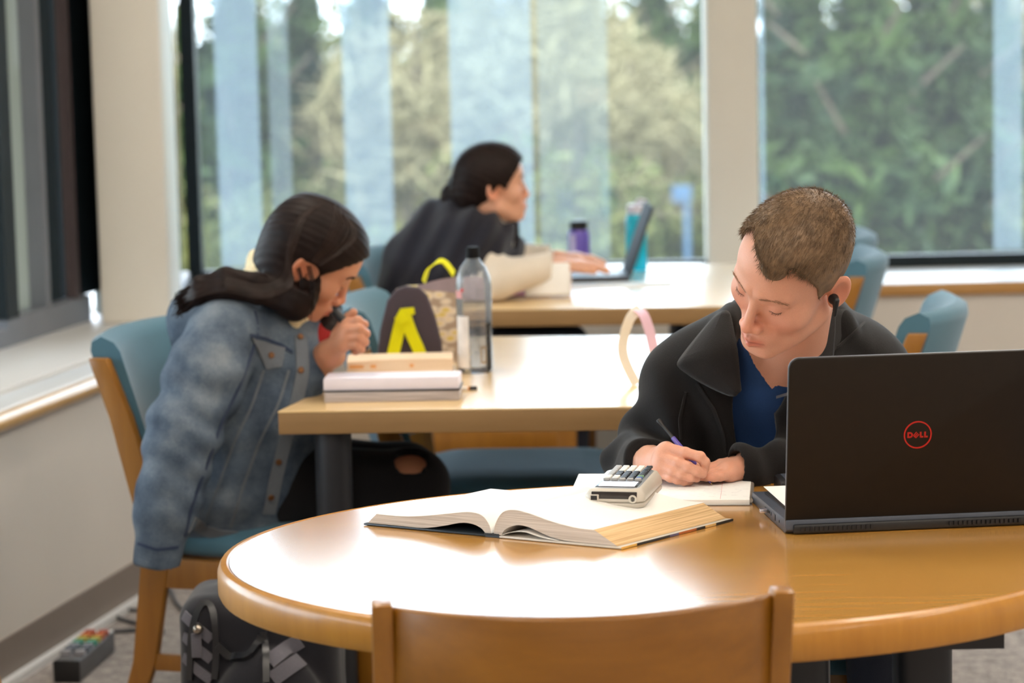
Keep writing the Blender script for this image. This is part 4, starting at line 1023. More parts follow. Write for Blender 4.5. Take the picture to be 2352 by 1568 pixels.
    V, Fc = surfnet(jack, (-.98, 5.02, .44), (-.28, 5.80, 1.05), .006); npmesh('denim_jacket', V, Fc, m_denim, body)
    st = lambda pix, w, m, **k: surfstrip('seam', jack, pix, w, .003, m, body, lift=-.0005, y0=4.4, **k)
    st([(585, 715), (596, 760), (572, 830), (545, 900), (512, 960), (478, 1060), (440, 1160), (424, 1230)], .006, m_denimd)
    st([(690, 772), (697, 850), (680, 930), (656, 1010), (636, 1090), (618, 1180)], .026, m_denim2)
    st([(664, 850), (640, 930), (598, 1010), (560, 1110), (530, 1210)], .005, m_denim2)
    st([(606, 850), (580, 930), (540, 1010), (500, 1120), (470, 1200)], .005, m_denim2)
    st([(575, 770), (610, 778), (650, 795), (672, 810)], .006, m_denimd)
    st([(440, 1205), (500, 1228), (560, 1236), (606, 1226)], .034, m_denim2)
    st([(318, 1248), (360, 1262), (408, 1256)], .006, m_denimd)
    surfpatch('pocket_flap', jack, [(576, 776), (656, 800), (648, 842), (612, 848)], 8, 6, .004, m_denim2, body, lift=.001, y0=4.4)
    for x, y in ((688, 775), (690, 850), (668, 955), (640, 1060), (622, 1140), (622, 816)):
        c = trace(jack, x, y, 4.4)[0]; n = grad(jack, c[None])[0]; G().lathe([(.0, 0), (.0055, 0), (.0065, .003), (.005, .0045), (0, .0045)], 12, Matrix.Translation(Vector(c) + Vector(n) * .003) @ Vector(n).to_track_quat('Z', 'Y').to_matrix().to_4x4()).build('button', m_copper, body)
    # sherpa collar
    f = lambda p: np.minimum(chain(p, [q(594, 600, 5.60), q(596, 632, 5.56), q(640, 688, 5.44), q(668, 742, 5.40), q(690, 728, 5.41)], [.026, .030, .026, .027, .017], .02), chain(p, [q(594, 600, 5.62), q(660, 660, 5.62), q(700, 730, 5.52)], [.026, .025, .02], .02)) + waves(p, (160, 260), .0025, 3)
    V, Fc = surfnet(f, (-.62, 5.3, .82), (-.36, 5.72, 1.07), .005); npmesh('sherpa_collar', V, Fc, m_sherpa, body)
    # long dark hair
    ZL = [.084, .082, .074, .052, .030, .012, -.01, -.02, -.04, -.06, -.075]
    def hair(p):
        l = loc(p); hb = smin(ell_(l, (0, .010, .048), (.0775, .100, .088)), ell_(l, (0, -.030, .050), (.066, .068, .068)), .03) * F32(S_)
        hb = smin(hb, ell_(l, (0, .052, -.0), (.070, .050, .085)) * F32(S_), .03) - .007
        d = smax(hb, -hairline(l, ZL) * F32(S_), .012)
        d = smin(d, chain(p, [q(690, 590, 5.40), q(690, 640, 5.37), q(676, 686, 5.35), q(630, 672, 5.345)], [.045, .045, .040, .024], .02), .025)
        d = smin(d, chain(p, [q(676, 555, 5.39), q(660, 610, 5.375), q(648, 655, 5.355)], [.045, .042, .034], .02), .02)
        for k, (o0, o1, o2) in enumerate(((-20, -24, -14), (-10, -12, -6), (0, 0, 2), (10, 11, 10), (20, 20, 16))):
            d = smin(d, chain(p, [q(650, 676 + o0, 5.335), q(590, 662 + o0, 5.325), q(520, 652 + o1, 5.312 + .006 * abs(k - 2)), q(455, 668 + o1 * .9, 5.322 + .006 * abs(k - 2)), q(398 + 6 * k, 704 + o2, 5.342)], [.016, .0135, .0125, .010, .002], .012), .009)
        d = smin(d, chain(p, [q(684, 600, 5.36), q(688, 660, 5.335), q(690, 712, 5.33)], [.022, .020, .012], .02), .012)
        d = smin(d, chain(p, [q(706, 505, 5.42), q(664, 540, 5.44), q(622, 578, 5.46), q(594, 596, 5.48)], [.052, .046, .028, .012], .02), .025)
        d = smin(d, chain(p, [q(740, 700, 5.50), q(744, 770, 5.46), q(742, 830, 5.45)], [.04, .042, .025], .02), .01)
        d = smax(d, -sph(l, (-.088, -.004, .0), .030) * F32(S_), .008)
        s = np.sin(p @ A3((160, 210, 330)) + 2.5 * np.sin(p @ A3((9, 13, 21)))) * .0005 + np.sin(p @ A3((60, 90, 150))) * .0004
        return d + s
    V, Fc = surfnet(hair, (-.72, 5.2, .82), (-.26, 5.62, 1.17), .0042); hr_ = npmesh('hair', V, Fc, m_hairk, body)
    # loose strands at the ends and beside the face
    sg = G(); r = random.Random(4)
    for i in range(46):
        a = r.uniform(-1, 1); y = 655 + a * 20
        pts = [q(600 + r.uniform(-20, 20), y + 6, 5.315 + r.uniform(0, .03)), q(520, y - 6 + r.uniform(-4, 4), 5.305 + r.uniform(0, .03)), q(450, y + 16 + r.uniform(-6, 8), 5.315 + r.uniform(0, .03)), q(408 + r.uniform(-6, 10), y + 38 + r.uniform(-8, 16), 5.33), q(396 + r.uniform(-6, 26), y + 50 + r.uniform(-8, 16), 5.335)]
        sg.tube([Vector(x) for x in pts], [.0012, .0014, .0014, .001, .0004], 4)
    m_hair2 = plain('lighter_brown_hair', srgb(42, 29, 25), .45, spec=.3, var=.3, vs=40); s2 = G()  # slightly lighter brown strands, for variation in hair colour
    allp, cuts = [], [0]
    for i in range(60):
        a = r.uniform(0, 1); dx, dy = r.uniform(-6, 6), r.uniform(-5, 5)
        if i % 2: pix = [(745 - 50 * a + dx, 464 + 30 * a), (690 - 10 * a + dx, 490 + 60 * a + dy), (660 + 10 * a, 560 + 40 * a), (650 + 20 * a, 630 + 30 * a), (600, 650 + 34 * a + dy), (520, 634 + 36 * a + dy), (450, 655 + 30 * a), (412 + dx, 690 + 14 * a)]
        else: pix = [(770 + 30 * a + dx, 470 + 30 * a), (760 + 60 * a, 520 + 20 * a + dy), (735 + 50 * a, 570 + 10 * a), (716 + 20 * a, 600 + 6 * a + dy)]
        allp += [tuple(v)[:2] for v in spline([(x, y, 0) for x, y in pix], 4)]; cuts.append(len(allp))
    allp = np.array(allp); call = trace(hair, allp[:, 0], allp[:, 1], 5.1, 5.7, 36); gall = grad(hair, call)
    for a, b in zip(cuts, cuts[1:]):
        okp = call[a:b, 1] < 5.6
        if okp.sum() < 6: continue
        c = (call[a:b] + gall[a:b] * .0004)[okp]; s2.tube([Vector(v) for v in c], [.0005] + [.0010] * (len(c) - 2) + [.0003], 4)
    s2.build('hair_strands', m_hair2, hr_)
    for x, dx in ((716, -4), (722, 0), (692, 4), (697, 2)):
        sg.tube([Vector(q(x - 10, 610, 5.325)), Vector(q(x, 650, 5.315)), Vector(q(x + dx - 4, 700, 5.32)), Vector(q(x + dx * 2 - 8, 735, 5.33))], [.0016, .0018, .0014, .0005], 4)
    sg.build('hair_strands', m_hairk, hr_)
    hs = lambda p: head_sdf(loc(p), True)
    rs = np.random.RandomState(8)
    for s in (-1, 1):
        n = 160; u = rs.uniform(0, 1, n); q_ = wor(np.stack([s * (.013 + .037 * u), -.105 + .026 * u ** 1.6, .0325 + .007 * np.sin(u * 2.3) - .003 * u + rs.normal(0, .0013, n)], 1))
        for _ in range(4): g = grad(hs, q_); q_ = q_ - g * hs(q_.astype(F32))[:, None] * S_
        strands('eyebrow', q_, np.tile(np.array([[s * 1.0, .45, .05]]), (n, 1)) @ Rm.T + g * .2, np.full(n, .008), .0005, m_hairk, body, jit=.15)
        arc = []
        for i in range(13):
            a = math.radians(-60 + 120 * i / 12); el = math.radians(-30 + 22 * (a / 1.05) ** 2)
            arc.append(Vector(wor([(s * .0318 + .0144 * math.sin(a) * math.cos(el), -.0772 - .0144 * math.cos(a) * math.cos(el), .0118 + .0144 * math.sin(el))])[0]))
        G().tube(arc, .0011, 6).build('eyelash', m_hairk, body)
    # the dark marker she holds against her lips
    mk = thing('marker_pen', 'dark marker pen held against the lips of the girl in denim', 'pen', tuple(q(783, 722, 5.335)))
    o = Vector(mk.location); a, b = Vector(q(770, 714, 5.345)) - o, Vector(q(846, 803, 5.315)) - o
    G().tube([a, a.lerp(b, .72)], .0085, 12).build('barrel', m_blackpl, mk); G().tube([a.lerp(b, .72), b], [.0085, .0065], 12).build('cap', plain('grey_cap', srgb(60, 66, 72), .3), mk)
    return body
girl_denim()

# ================= the girl with the ponytail at the farthest table
def girl_far():
    E_, T_, S_ = (-.0618, -.1007, 1.7898), (-.0436, 7.1017, 1.032), .84
    loc, wor, Rm = headxf(E_, T_, S_)
    q = lambda x, y, d: np3(PY(x, y, d))
    nk = wor([(0, .03, -.05)])[0]; NB = q(1112, 520, 7.15)
    up, mid, hip = q(1060, 570, 7.18), q(1010, 660, 7.2), q(985, 800, 7.22)
    seat = A3((float(hip[0]) - .02, 7.2, .57)); SN, SF = q(1080, 560, 7.06), q(1120, 555, 7.30)
    EN, WN = q(1135, 640, 7.02), q(1285, 612, 7.12); EN[2] = max(EN[2], .79); WN[2] = max(WN[2], .775)
    EF, WF = q(1180, 600, 7.36), q(1280, 596, 7.34)
    EF[2] = max(EF[2], .785); WF[2] = max(WF[2], .772)
    kn = [A3((.14, 7.08, .575)), A3((.14, 7.3, .575))]
    torso = lambda p: smin(smin(chain(p, [up, mid, hip], [.10, .115, .12], .08), chain(p, [SN, NB * .5 + up * .5, SF], [.055, .075, .055], .05), .06), ell_(p, seat, (.15, .17, .085)), .05)
    neck = lambda p: cone(p, nk, NB, .045, .052)
    legs = lambda p, r: np.minimum(*[chain(p, [seat + A3((.02, s, 0)), k, k + A3((0, 0, -.45))], [.085 + r, .062 + r, .04 + r], .03) for s, k in zip((-.09, .09), kn)])
    arms = lambda p, r: np.minimum(chain(p, [SN, EN, WN], [.045 + r, .036 + r, .025 + r], .03), chain(p, [SF, EF, WF], [.045 + r, .036 + r, .025 + r], .03))
    def hand(W, dx):
        J = [[W + A3((.06, -.025 + .018 * i, .004)), W + A3((.095, -.028 + .019 * i, .0)), W + A3((.125, -.03 + .018 * i, -.012))] for i in range(4)] + [[W + A3((.02, -.03 * dx, 0)), W + A3((.06, -.05 * dx, -.004)), W + A3((.09, -.045 * dx, -.01))]]
        return hand_field([[Vector(x) for x in j] for j in J], W, [.009, .009, .0088, .0078, .0095])
    h1, h2 = hand(WN, 1), hand(WF, 1)
    head = lambda p: smin(head_sdf(loc(p), True) * F32(S_), neck(p), .022)
    b0, b1 = np3(T_) + A3((-.15, -.14, -.20)), np3(T_) + A3((.15, .14, .16)); box = lambda p, a, b: np.max(np.abs(p - (a + b) / 2) - (b - a) / 2, axis=1)
    hv, hf = surfnet(lambda p: np.maximum(head(p), box(p, b0 + .003, b1 - .003)), b0, b1, .0036); parts = [(hv, hf)]
    for W, h in ((WN, h1), (WF, h2)): parts.append(surfnet(lambda p, h=h, W=W: smin(h(p), cone(p, W, W - A3((.05, 0, 0)), .024, .026), .01), W - A3((.09, .09, .05)), W + A3((.16, .09, .05)), .004))
    parts.append(surfnet(lambda p: np.maximum(np.minimum(smin(smin(torso(p) + .012, neck(p), .03), arms(p, -.004), .03), legs(p, -.006)), -box(p, b0 + .01, b1 - .01)), (-.4, 6.85, .08), (.3, 7.55, 1.05), .013))
    V, Fc = joinparts(parts); base = np.array(srgb(226, 172, 144)[:3]); col = np.tile(base, (len(V), 1)).astype(F32); col[:len(hv)] = head_col(loc(hv.astype(F32)), base, True)
    body = npmesh('person', V, Fc, m_skin, None, col); setp(body, 'girl with a dark ponytail and black jacket reading at the farthest table', 'person')
    cream = fabric('cream_knit', srgb(224, 214, 200), 400, .08, .2)
    def sleeve(p):
        d = arms(p, .014); d = smin(d, torso(p) - .012, .03); d = smin(d, cone(p, nk * .4 + NB * .6, NB, .064, .07), .02)
        return np.maximum(d, p[:, 0] - WN[0] + .02) + waves(p, (30, 60), .004, 6)
    V, Fc = surfnet(sleeve, (-.4, 6.85, .5), (.2, 7.55, 1.03), .008); npmesh('cream_sweater', V, Fc, cream, body)
    blk = fabric('black_jacket', srgb(34, 34, 44), 400, .2, .15)
    def jack(p):
        d = torso(p) - .034; d = smin(d, np.minimum(cone(p, SN, SN * .45 + EN * .55 + A3((-.03, -.01, 0)), .078, .066), cone(p, SF, SF * .5 + EF * .5, .075, .06)), .03)
        d = smin(d, chain(p, [q(1000, 530, 7.2), q(960, 600, 7.2), q(950, 680, 7.2)], [.06, .07, .08], .04), .06)
        d = smin(d, chain(p, [q(1085, 490, 7.1), q(1110, 530, 7.06), q(1140, 545, 7.1)], [.03, .034, .028], .02), .03)
        d = np.maximum(d, .56 - p[:, 2]); d = d + waves(p, (22, 45), .006, 12) + .005 * np.sin(p @ A3((95, 0, -50)))
        return smax(d, -cone(p, nk, NB + A3((.03, 0, -.02)), .050, .062), .01)
    V, Fc = surfnet(jack, (-.46, 6.85, .5), (.2, 7.6, 1.08), .008); npmesh('black_jacket', V, Fc, blk, body)
    V, Fc = surfnet(lambda p: smax(smin(legs(p, .008), ell_(p, seat, (.16, .18, .092)), .03), .1 - p[:, 2], .005), (-.4, 6.85, .08), (.3, 7.55, .75), .011); npmesh('trousers', V, Fc, m_jeans, body)
    for k in kn:
        f = lambda p, k=k: np.maximum(cone(p, k + A3((-.03, 0, -.525)), k + A3((.13, 0, -.535)), .046, .036), .003 - p[:, 2]); V, Fc = surfnet(f, A3((k[0] - .1, k[1] - .08, -.01)), A3((k[0] + .2, k[1] + .08, .13)), .01); npmesh('shoe', V, Fc, m_shoe, body)
    ZL = [.084, .083, .076, .050, .026, .002, .020, .018, -.02, -.045, -.055]
    def hair(p):
        l = loc(p); hb = smin(ell_(l, (0, .010, .048), (.0775, .100, .088)), ell_(l, (0, -.030, .050), (.066, .068, .068)), .03) * F32(S_) - .010
        d = smax(hb, -hairline(l, ZL) * F32(S_), .010)
        d = smin(d, chain(p, [wor([(0, .09, .02)])[0], q(1056, 420, 7.14), q(1036, 450, 7.14), q(1020, 480, 7.14)], [.03, .026, .025, .008], .02), .02)
        d = smin(d, chain(p, [wor([(0, .07, -.01)])[0], q(1092, 462, 7.14), q(1098, 488, 7.14)], [.05, .05, .036], .02), .02)
        return d + np.sin(p @ A3((160, 210, 330))) * .0010
    V, Fc = surfnet(hair, b0 - A3((.12, 0, .02)), b1 + .02, .0048); npmesh('hair', V, Fc, m_hairk, body)
    hs = lambda p: head_sdf(loc(p), True); rs = np.random.RandomState(8)
    for s in (-1, 1):
        n = 90; u = rs.uniform(0, 1, n); q_ = wor(np.stack([s * (.013 + .037 * u), -.105 + .026 * u ** 1.6, .0325 + .007 * np.sin(u * 2.3) - .003 * u + rs.normal(0, .0013, n)], 1))
        for _ in range(4): g = grad(hs, q_); q_ = q_ - g * hs(q_.astype(F32))[:, None] * S_
        strands('eyebrow', q_, np.tile(np.array([[s * 1.0, .45, .05]]), (n, 1)) @ Rm.T + g * .2, np.full(n, .008), .0006, m_hairk, body, jit=.15)
        arc = []
        for i in range(11):
            a = math.radians(-60 + 12 * i); el = math.radians(-10 + 8 * (a / 1.05) ** 2); arc.append(Vector(wor([(s * .0318 + .0146 * math.sin(a) * math.cos(el), -.0772 - .0146 * math.cos(a) * math.cos(el), .0118 + .0146 * math.sin(el))])[0]))
        G().tube(arc, .0016, 6).build('eyelash', m_hairk, body)
    return body
girl_far()
# ------------------------------------------------------------------ things on the round table
m_page = plain('book_paper', srgb(238, 236, 232), .75, var=.01, vs=6)
def edgemat(name, c0, c1, axis):
    k = NT(name); sc = [8.0] * 3; sc[axis] = 900.0
    v = k.coords(tuple(sc)); n = k.n('ShaderNodeTexNoise', Scale=1.0, Detail=4.0); k.l(v, n.inputs['Vector'])
    k.l(k.ramp(n.outputs['Fac'], [(.35, c0), (.65, c1)]), k.b.inputs['Base Color']); k.b.inputs['Roughness'].default_value = .8; k.bump(n.outputs['Fac'], .3, .001); return k.m
m_pedge = edgemat('page_edges', srgb(176, 164, 152), srgb(212, 202, 192), 2)
m_fore = edgemat('fore_edge', srgb(186, 150, 104), srgb(222, 188, 142), 2)
# ---- open textbook
L0, S0, R0, R1 = P(832, 1207), P(1130, 1234), P(1424, 1263), P(1680, 1197)
ex = (R0 - L0); ex.z = 0; WL_, WR_ = (S0 - L0).length, (R0 - S0).length; ey = (R1 - R0); HB = ey.length; ex.normalize(); ey.normalize()
bk = thing('textbook', 'thick open textbook with curled white pages lying on the round table', 'book', tuple(S0))
def BK(u, v, z): q_ = ex * u + ey * v; return Vector((q_.x, q_.y, z))      # u across, v along the spine
NV = 9
def bookloft(prof, name, mat, v0=0, v1=HB):
    g = G(); g.loft([[BK(u, v0 + (v1 - v0) * k / (NV - 1), z) for u, z in prof] for k in range(NV)]); return g.build(name, mat, bk, angle=50)
# covers
dk = plain('dark_cover', srgb(36, 46, 54), .4, var=.1)
g = G(); g.prism([BK(-WL_, 0, 0)[:2], BK(-.012, 0, 0)[:2], BK(-.012, HB, 0)[:2], BK(-WL_, HB, 0)[:2]], .0005, .0035); g.build('cover', dk, bk, bevel=.001)
g = G(); g.prism([BK(.012, 0, 0)[:2], BK(WR_, 0, 0)[:2], BK(WR_, HB, 0)[:2], BK(.012, HB, 0)[:2]], .0005, .0035); g.build('cover', plain('pale_cover', srgb(206, 198, 186), .4, var=.05), bk, bevel=.001)
# printed cover edge on the right: dark, orange and cream stretches
for a, b, c in ((.0, .13, (222, 178, 92)), (.13, .42, (40, 44, 50)), (.42, .5, (96, 92, 128)), (.5, .66, (166, 92, 44)), (.66, .74, (40, 40, 42)), (.74, .84, (214, 176, 112)), (.84, 1.0, (34, 38, 42))):
    g = G(); g.box(BK(WR_ + .0008, HB * (a + b) / 2, .002), (.0012, HB * (b - a), .0032), M=Matrix.Rotation(math.atan2(ey.y, ey.x) - PI / 2, 4, 'Z')); g.build('cover_edge', plain('cover_print', srgb(*c), .4), bk)
# spine with its headband
g = G(); g.prism([BK(-.014, .001, 0)[:2], BK(.014, .001, 0)[:2], BK(.014, HB - .001, 0)[:2], BK(-.014, HB - .001, 0)[:2]], .0002, .003); g.build('spine', dk, bk)
g = G()
for i in range(13): g.box(BK(-.0115 + i * .0019, -.0005, .0045), (.0011, .002, .003), M=Matrix.Rotation(math.atan2(ex.y, ex.x), 4, 'Z'))
g.build('headband', plain('headband_thread', srgb(60, 66, 72), .7), bk)
# page blocks
def lerpp(pts, n=26):
    pts = [Vector((a, b, 0)) for a, b in pts]; out = []
    for i in range(n):
        u = i / (n - 1) * (len(pts) - 1); k = min(int(u), len(pts) - 2); f = u - k
        p0, p1, p2, p3 = pts[max(k - 1, 0)], pts[k], pts[k + 1], pts[min(k + 2, len(pts) - 1)]
        q_ = .5 * ((2 * p1) + (-p0 + p2) * f + (2 * p0 - 5 * p1 + 4 * p2 - p3) * f * f + (-p0 + 3 * p1 - 3 * p2 + p3) * f ** 3); out.append((q_.x, q_.y))
    return out
hb = .046
rt_top = lerpp([(.002, .006), (.006, .022), (.018, .038), (.036, .043), (.062, .040), (.1, .031), (.14, .025), (WR_ - .045, .0245)])
rt_bot = lerpp([(WR_ - .008, .004), (.14, .0042), (.105, .007), (.085, .012), (.06, .020), (.04, .021), (.022, .014), (.014, .004)])
lf_top = lerpp([(-.002, .006), (-.006, .019), (-.018, .031), (-.04, .034), (-.075, .029), (-.12, .022), (-.16, .0185), (-WL_ + .022, .0185)])
lf_bot = lerpp([(-WL_ + .006, .004), (-.16, .004), (-.12, .0042), (-.085, .010), (-.055, .017), (-.035, .017), (-.02, .012), (-.012, .004)])
for top, bot, nm in ((rt_top, rt_bot, 'right'), (lf_top, lf_bot, 'left')):
    bookloft(top + bot, 'page_block', m_pedge, .002, HB - .004)
    # the open page on top
    g = G(); g.loft([[BK(u, .0015 + (HB - .005) * k / (NV - 1), z + .0006) for u, z in top] + [BK(u, .0015 + (HB - .005) * k / (NV - 1), z - .0002) for u, z in reversed(top)] for k in range(NV)]); g.build('page', m_page, bk, angle=60)
g = G(); g.loft([[BK(WR_ - .045 + .0004, v, .0245), BK(WR_ - .008 + .0004, v, .004), BK(WR_ - .0085, v, .004), BK(WR_ - .0455, v, .0245)] for v in (.0025, HB - .0045)]); g.build('fore_edge', m_fore, bk)
# a leaf tucked under the right block
lq = lerpp([(.016, .0045), (.03, .010), (.055, .013), (.08, .008), (.11, .0046)], 14)
g = G(); g.loft([[BK(u, v, z) for u, z in lq] + [BK(u, v, z - .0004) for u, z in reversed(lq)] for v in (-.0005, HB * .5, HB - .01)]); g.build('page', m_page, bk)

# ---- graphing calculator
c0, c1 = P(1346, 1166, .766), P(1476, 1173, .766); hd_ = (P(1513, 1107) - c1)
cdir = Vector((math.cos(math.radians(-13)), math.sin(math.radians(-13)), 0)); cl = Vector((-cdir.y, cdir.x, 0)); CWd, CLn = .090, .170
cz = .0262                                                            # rests on the open right page
cal = thing('calculator', 'silver graphing calculator with slide case resting on the open book', 'calculator', ((c0.x + c1.x) / 2, (c0.y + c1.y) / 2, .74 + cz), math.atan2(cdir.y, cdir.x))
m_silver = plain('silver_plastic', srgb(196, 188, 176), .35, var=.04)
m_cface = plain('calculator_face', srgb(150, 156, 164), .3, var=.04, metal=.2)
m_cdark = plain('dark_gloss', srgb(46, 40, 38), .25, var=.05)
def cring(k, z, y0=0, y1=CLn, sl=0):
    w = CWd / 2 - k; pts = []; r = .014
    for cx_, cy_, a0 in ((w - r, y1 - k - r, 0), (-w + r, y1 - k - r, 90), (-w + r, y0 + k + r, 180), (w - r, y0 + k + r, 270)):
        for i in range(5):
            a = math.radians(a0 + i * 22.5); x, y = cx_ + r * math.cos(a), cy_ + r * math.sin(a); pts.append(Vector((x, y, z + sl * y)))
    return pts
g = G(); g.loft([cring(.006, .0), cring(.001, .003), cring(0, .007), cring(.0015, .009)]); g.build('slide_case', m_silver, cal, angle=50)
g = G(); g.loft([cring(.0025, .0095), cring(.0, .012), cring(.0005, .020, sl=.0), cring(.006, .0275, sl=.02), cring(.010, .029, sl=.02)]); g.build('body', m_silver, cal, angle=50)
g = G(); g.loft([cring(.0105, .0288, sl=.02), cring(.0115, .0296, sl=.02)]); g.build('face_plate', m_cface, cal)
g = G(); g.box((0, .0022, .0195), (CWd - .022, .004, .0125)); g.build('end_panel', m_cdark, cal, bevel=.001)
g = G(); g.box((-CWd * .33, .0006, .0165), (.014, .004, .0105)); ps = g.build('port', m_silver, cal, bevel=.001)
g = G(); g.box((-CWd * .33, -.0014, .0170), (.009, .003, .006)); g.build('port_hole', m_blackpl, ps)
g = G(); g.lathe([(.0035, -.001), (.0062, -.001), (.0062, .003), (.0035, .003)], 18, Matrix.Translation((CWd * .31, .002, .0155)) @ Matrix.Rotation(PI / 2, 4, 'X')); jk_ = g.build('jack', m_silver, cal)
g = G(); g.lathe([(.0036, .0), (.0036, .0022)], 14, Matrix.Translation((CWd * .31, .0012, .0155)) @ Matrix.Rotation(PI / 2, 4, 'X')); g.build('jack_hole', m_blackpl, jk_)
sl = .02
def ctop(y): return .0296 + sl * y
G().box((0, .040, ctop(.040)), (CWd - .028, .046, .001), M=Matrix.Rotation(sl, 4, 'X')).build('screen_frame', m_cdark, cal, bevel=.0004)
G().box((0, .038, ctop(.038) + .0006), (CWd - .036, .036, .0008), M=Matrix.Rotation(sl, 4, 'X')).build('screen', plain('lcd', srgb(200, 192, 205), .2, var=.02), cal)
km = {'w': plain('white_keys', srgb(232, 228, 220), .4), 'k': plain('black_keys', srgb(38, 42, 50), .35), 'g': plain('green_key', srgb(110, 150, 112), .4), 'b': plain('blue_key', srgb(70, 98, 150), .4), 's': plain('grey_keys', srgb(168, 166, 164), .4)}
kw = (CWd - .030) / 5
proto = {}
for r in range(10):
    for c in range(5):
        x = (c - 2) * kw; y = .070 + r * .0108
        if r == 0: kk = 's'
        elif r == 1: kk = 'w' if c in (0, 1) else ('b' if c == 4 else 'k')
        elif r == 2: kk = 'w' if c in (0, 1) else ('g' if c == 4 else 'k')
        elif c == 4: kk = 'k'
        elif c == 0: kk = 's'
        else: kk = 'w' if r > 5 else 'k'
        if kk not in proto:
            g = G(); g.box((0, 0, 0), (kw * .78, .0072, .0040)); o = g.build('key', km[kk], cal, bevel=.0012); proto[kk] = o
        else: o = proto[kk].copy(); COL.objects.link(o); o.parent = cal
        o.location = (x, y, ctop(y) + .0016)

# ---- notebook the young man writes in
def writing(name, rows, x0, x1, w, seed, mat, parent, z, gap=.0085, y0=0, fill_=.6):
    r = random.Random(seed); g = G()
    for i in range(rows):
        x = x0 + r.uniform(0, .03); y = y0 - i * gap
        while x < x1:
            if r.random() < fill_:
                n = r.randint(3, 7); L = r.uniform(.004, .011)
                pts = [(x + L * k / n, y + r.uniform(-.0013, .0013)) for k in range(n + 1)]
                for (a, b), (c, d) in zip(pts, pts[1:]): g.add([(a, b - w, z), (c, d - w, z), (c, d + w, z), (a, b + w, z)], [(0, 1, 2, 3)])
                x += L
            x += r.uniform(.004, .014)
    return g.build(name, mat, parent, smooth=False)
m_ink = plain('ink', srgb(96, 96, 130), .8)
nA, nB, nC = P(1705, 1160, .742), P(1757, 1137, .752), P(1705, 1094, .752)
fl_, fr_ = P(1470, 1130, .752), P(1722, 1158, .752)
npos = P(1722, 1160, .74); ndir = math.radians(-6)
nb = thing('notebook', 'open spiral notebook full of handwriting under the young man\'s hand', 'notebook', (npos.x, npos.y, .74), ndir)
G().box((-.14, .118, .0045), (.28, .236, .009)).build('page_block', m_paper, nb, bevel=.001)
G().box((-.14, .118, .0004), (.286, .242, .0008)).build('cover', plain('grey_card', srgb(120, 112, 108), .7), nb)
writing('handwriting', 20, -.255, -.01, .00022, 5, m_ink, nb, .0093, .0105, .225, .42)
g = G()
for i in range(22): g.add([(-.276, .012 + i * .0098, .00925), (-.004, .012 + i * .0098, .00925), (-.004, .0123 + i * .0098, .00925), (-.276, .0123 + i * .0098, .00925)], [(0, 1, 2, 3)])
g.build('ruled_lines', plain('pale_blue_rule', srgb(206, 214, 232), .8), nb, smooth=False)
g = G(); g.add([(-.045, .003, .00935), (-.0445, .003, .00935), (-.0445, .233, .00935), (-.045, .233, .00935)], [(0, 1, 2, 3)]); g.build('margin_line', plain('red_rule', srgb(222, 160, 170), .8), nb, smooth=False)
g = G()
for i in range(24): g.lathe([(.0032, -.0004), (.0040, -.0004), (.0040, .0004), (.0032, .0004)], 10, Matrix.Translation((.001, .012 + i * .0092, .0055)) @ Matrix.Rotation(PI / 2, 4, 'X'))
g.build('spiral_wire', plain('wire', srgb(190, 188, 184), .3, metal=.8), nb)

# ---- pen
t0, t1 = P(1636, 1113, .7505), PY(1511, 964, 4.262)
pen = thing('pen', 'translucent violet ballpoint pen in the young man\'s right hand', 'pen', tuple(t0)); d_ = (t1 - t0); L_ = d_.length; M_ = d_.to_track_quat('Z', 'Y').to_matrix().to_4x4()
m_violet = plain('violet_plastic', srgb(112, 96, 190), .2, trans=.25, var=.05)
G().lathe([(.0003, 0), (.0009, .002), (.0012, .004)], 10, M_).build('tip', plain('brass', srgb(170, 140, 90), .3, metal=.9), pen)
G().lathe([(.0012, .0035), (.0036, .020), (.0040, .024), (.0040, L_ * .72)], 12, M_).build('barrel', m_violet, pen)
G().lathe([(.0016, .01), (.0016, L_ * .97)], 8, M_).build('refill', plain('amber_refill', srgb(150, 96, 50), .3), pen)
G().lathe([(.0030, L_ * .72), (.0030, L_ * .9), (.0036, L_ * .92), (.0050, L_ * .965), (.0050, L_ * .985), (.003, L_)], 12, M_).build('plunger', m_blackpl, pen)

# ---- pencil stub end beyond the book
pc = P(1300, 1122, .748)
pcl = thing('pencil', 'green-ended pencil lying at the table edge behind the book', 'pencil', tuple(pc), math.radians(10))
G().tube([(0, 0, 0), (.012, 0, 0)], .0036, 10).build('eraser', plain('green_end', srgb(110, 140, 84), .5), pcl)
G().tube([(.012, 0, 0), (.022, 0, 0)], .0038, 10).build('ferrule', plain('blue_ferrule', srgb(110, 130, 170), .3, metal=.5), pcl)
G().tube([(.022, 0, 0), (.14, 0, 0), (.158, 0, 0)], [.0036, .0036, .0006], 6).build('shaft', plain('pale_shaft', srgb(226, 226, 224), .5), pcl)
pcl.location.z = .7437

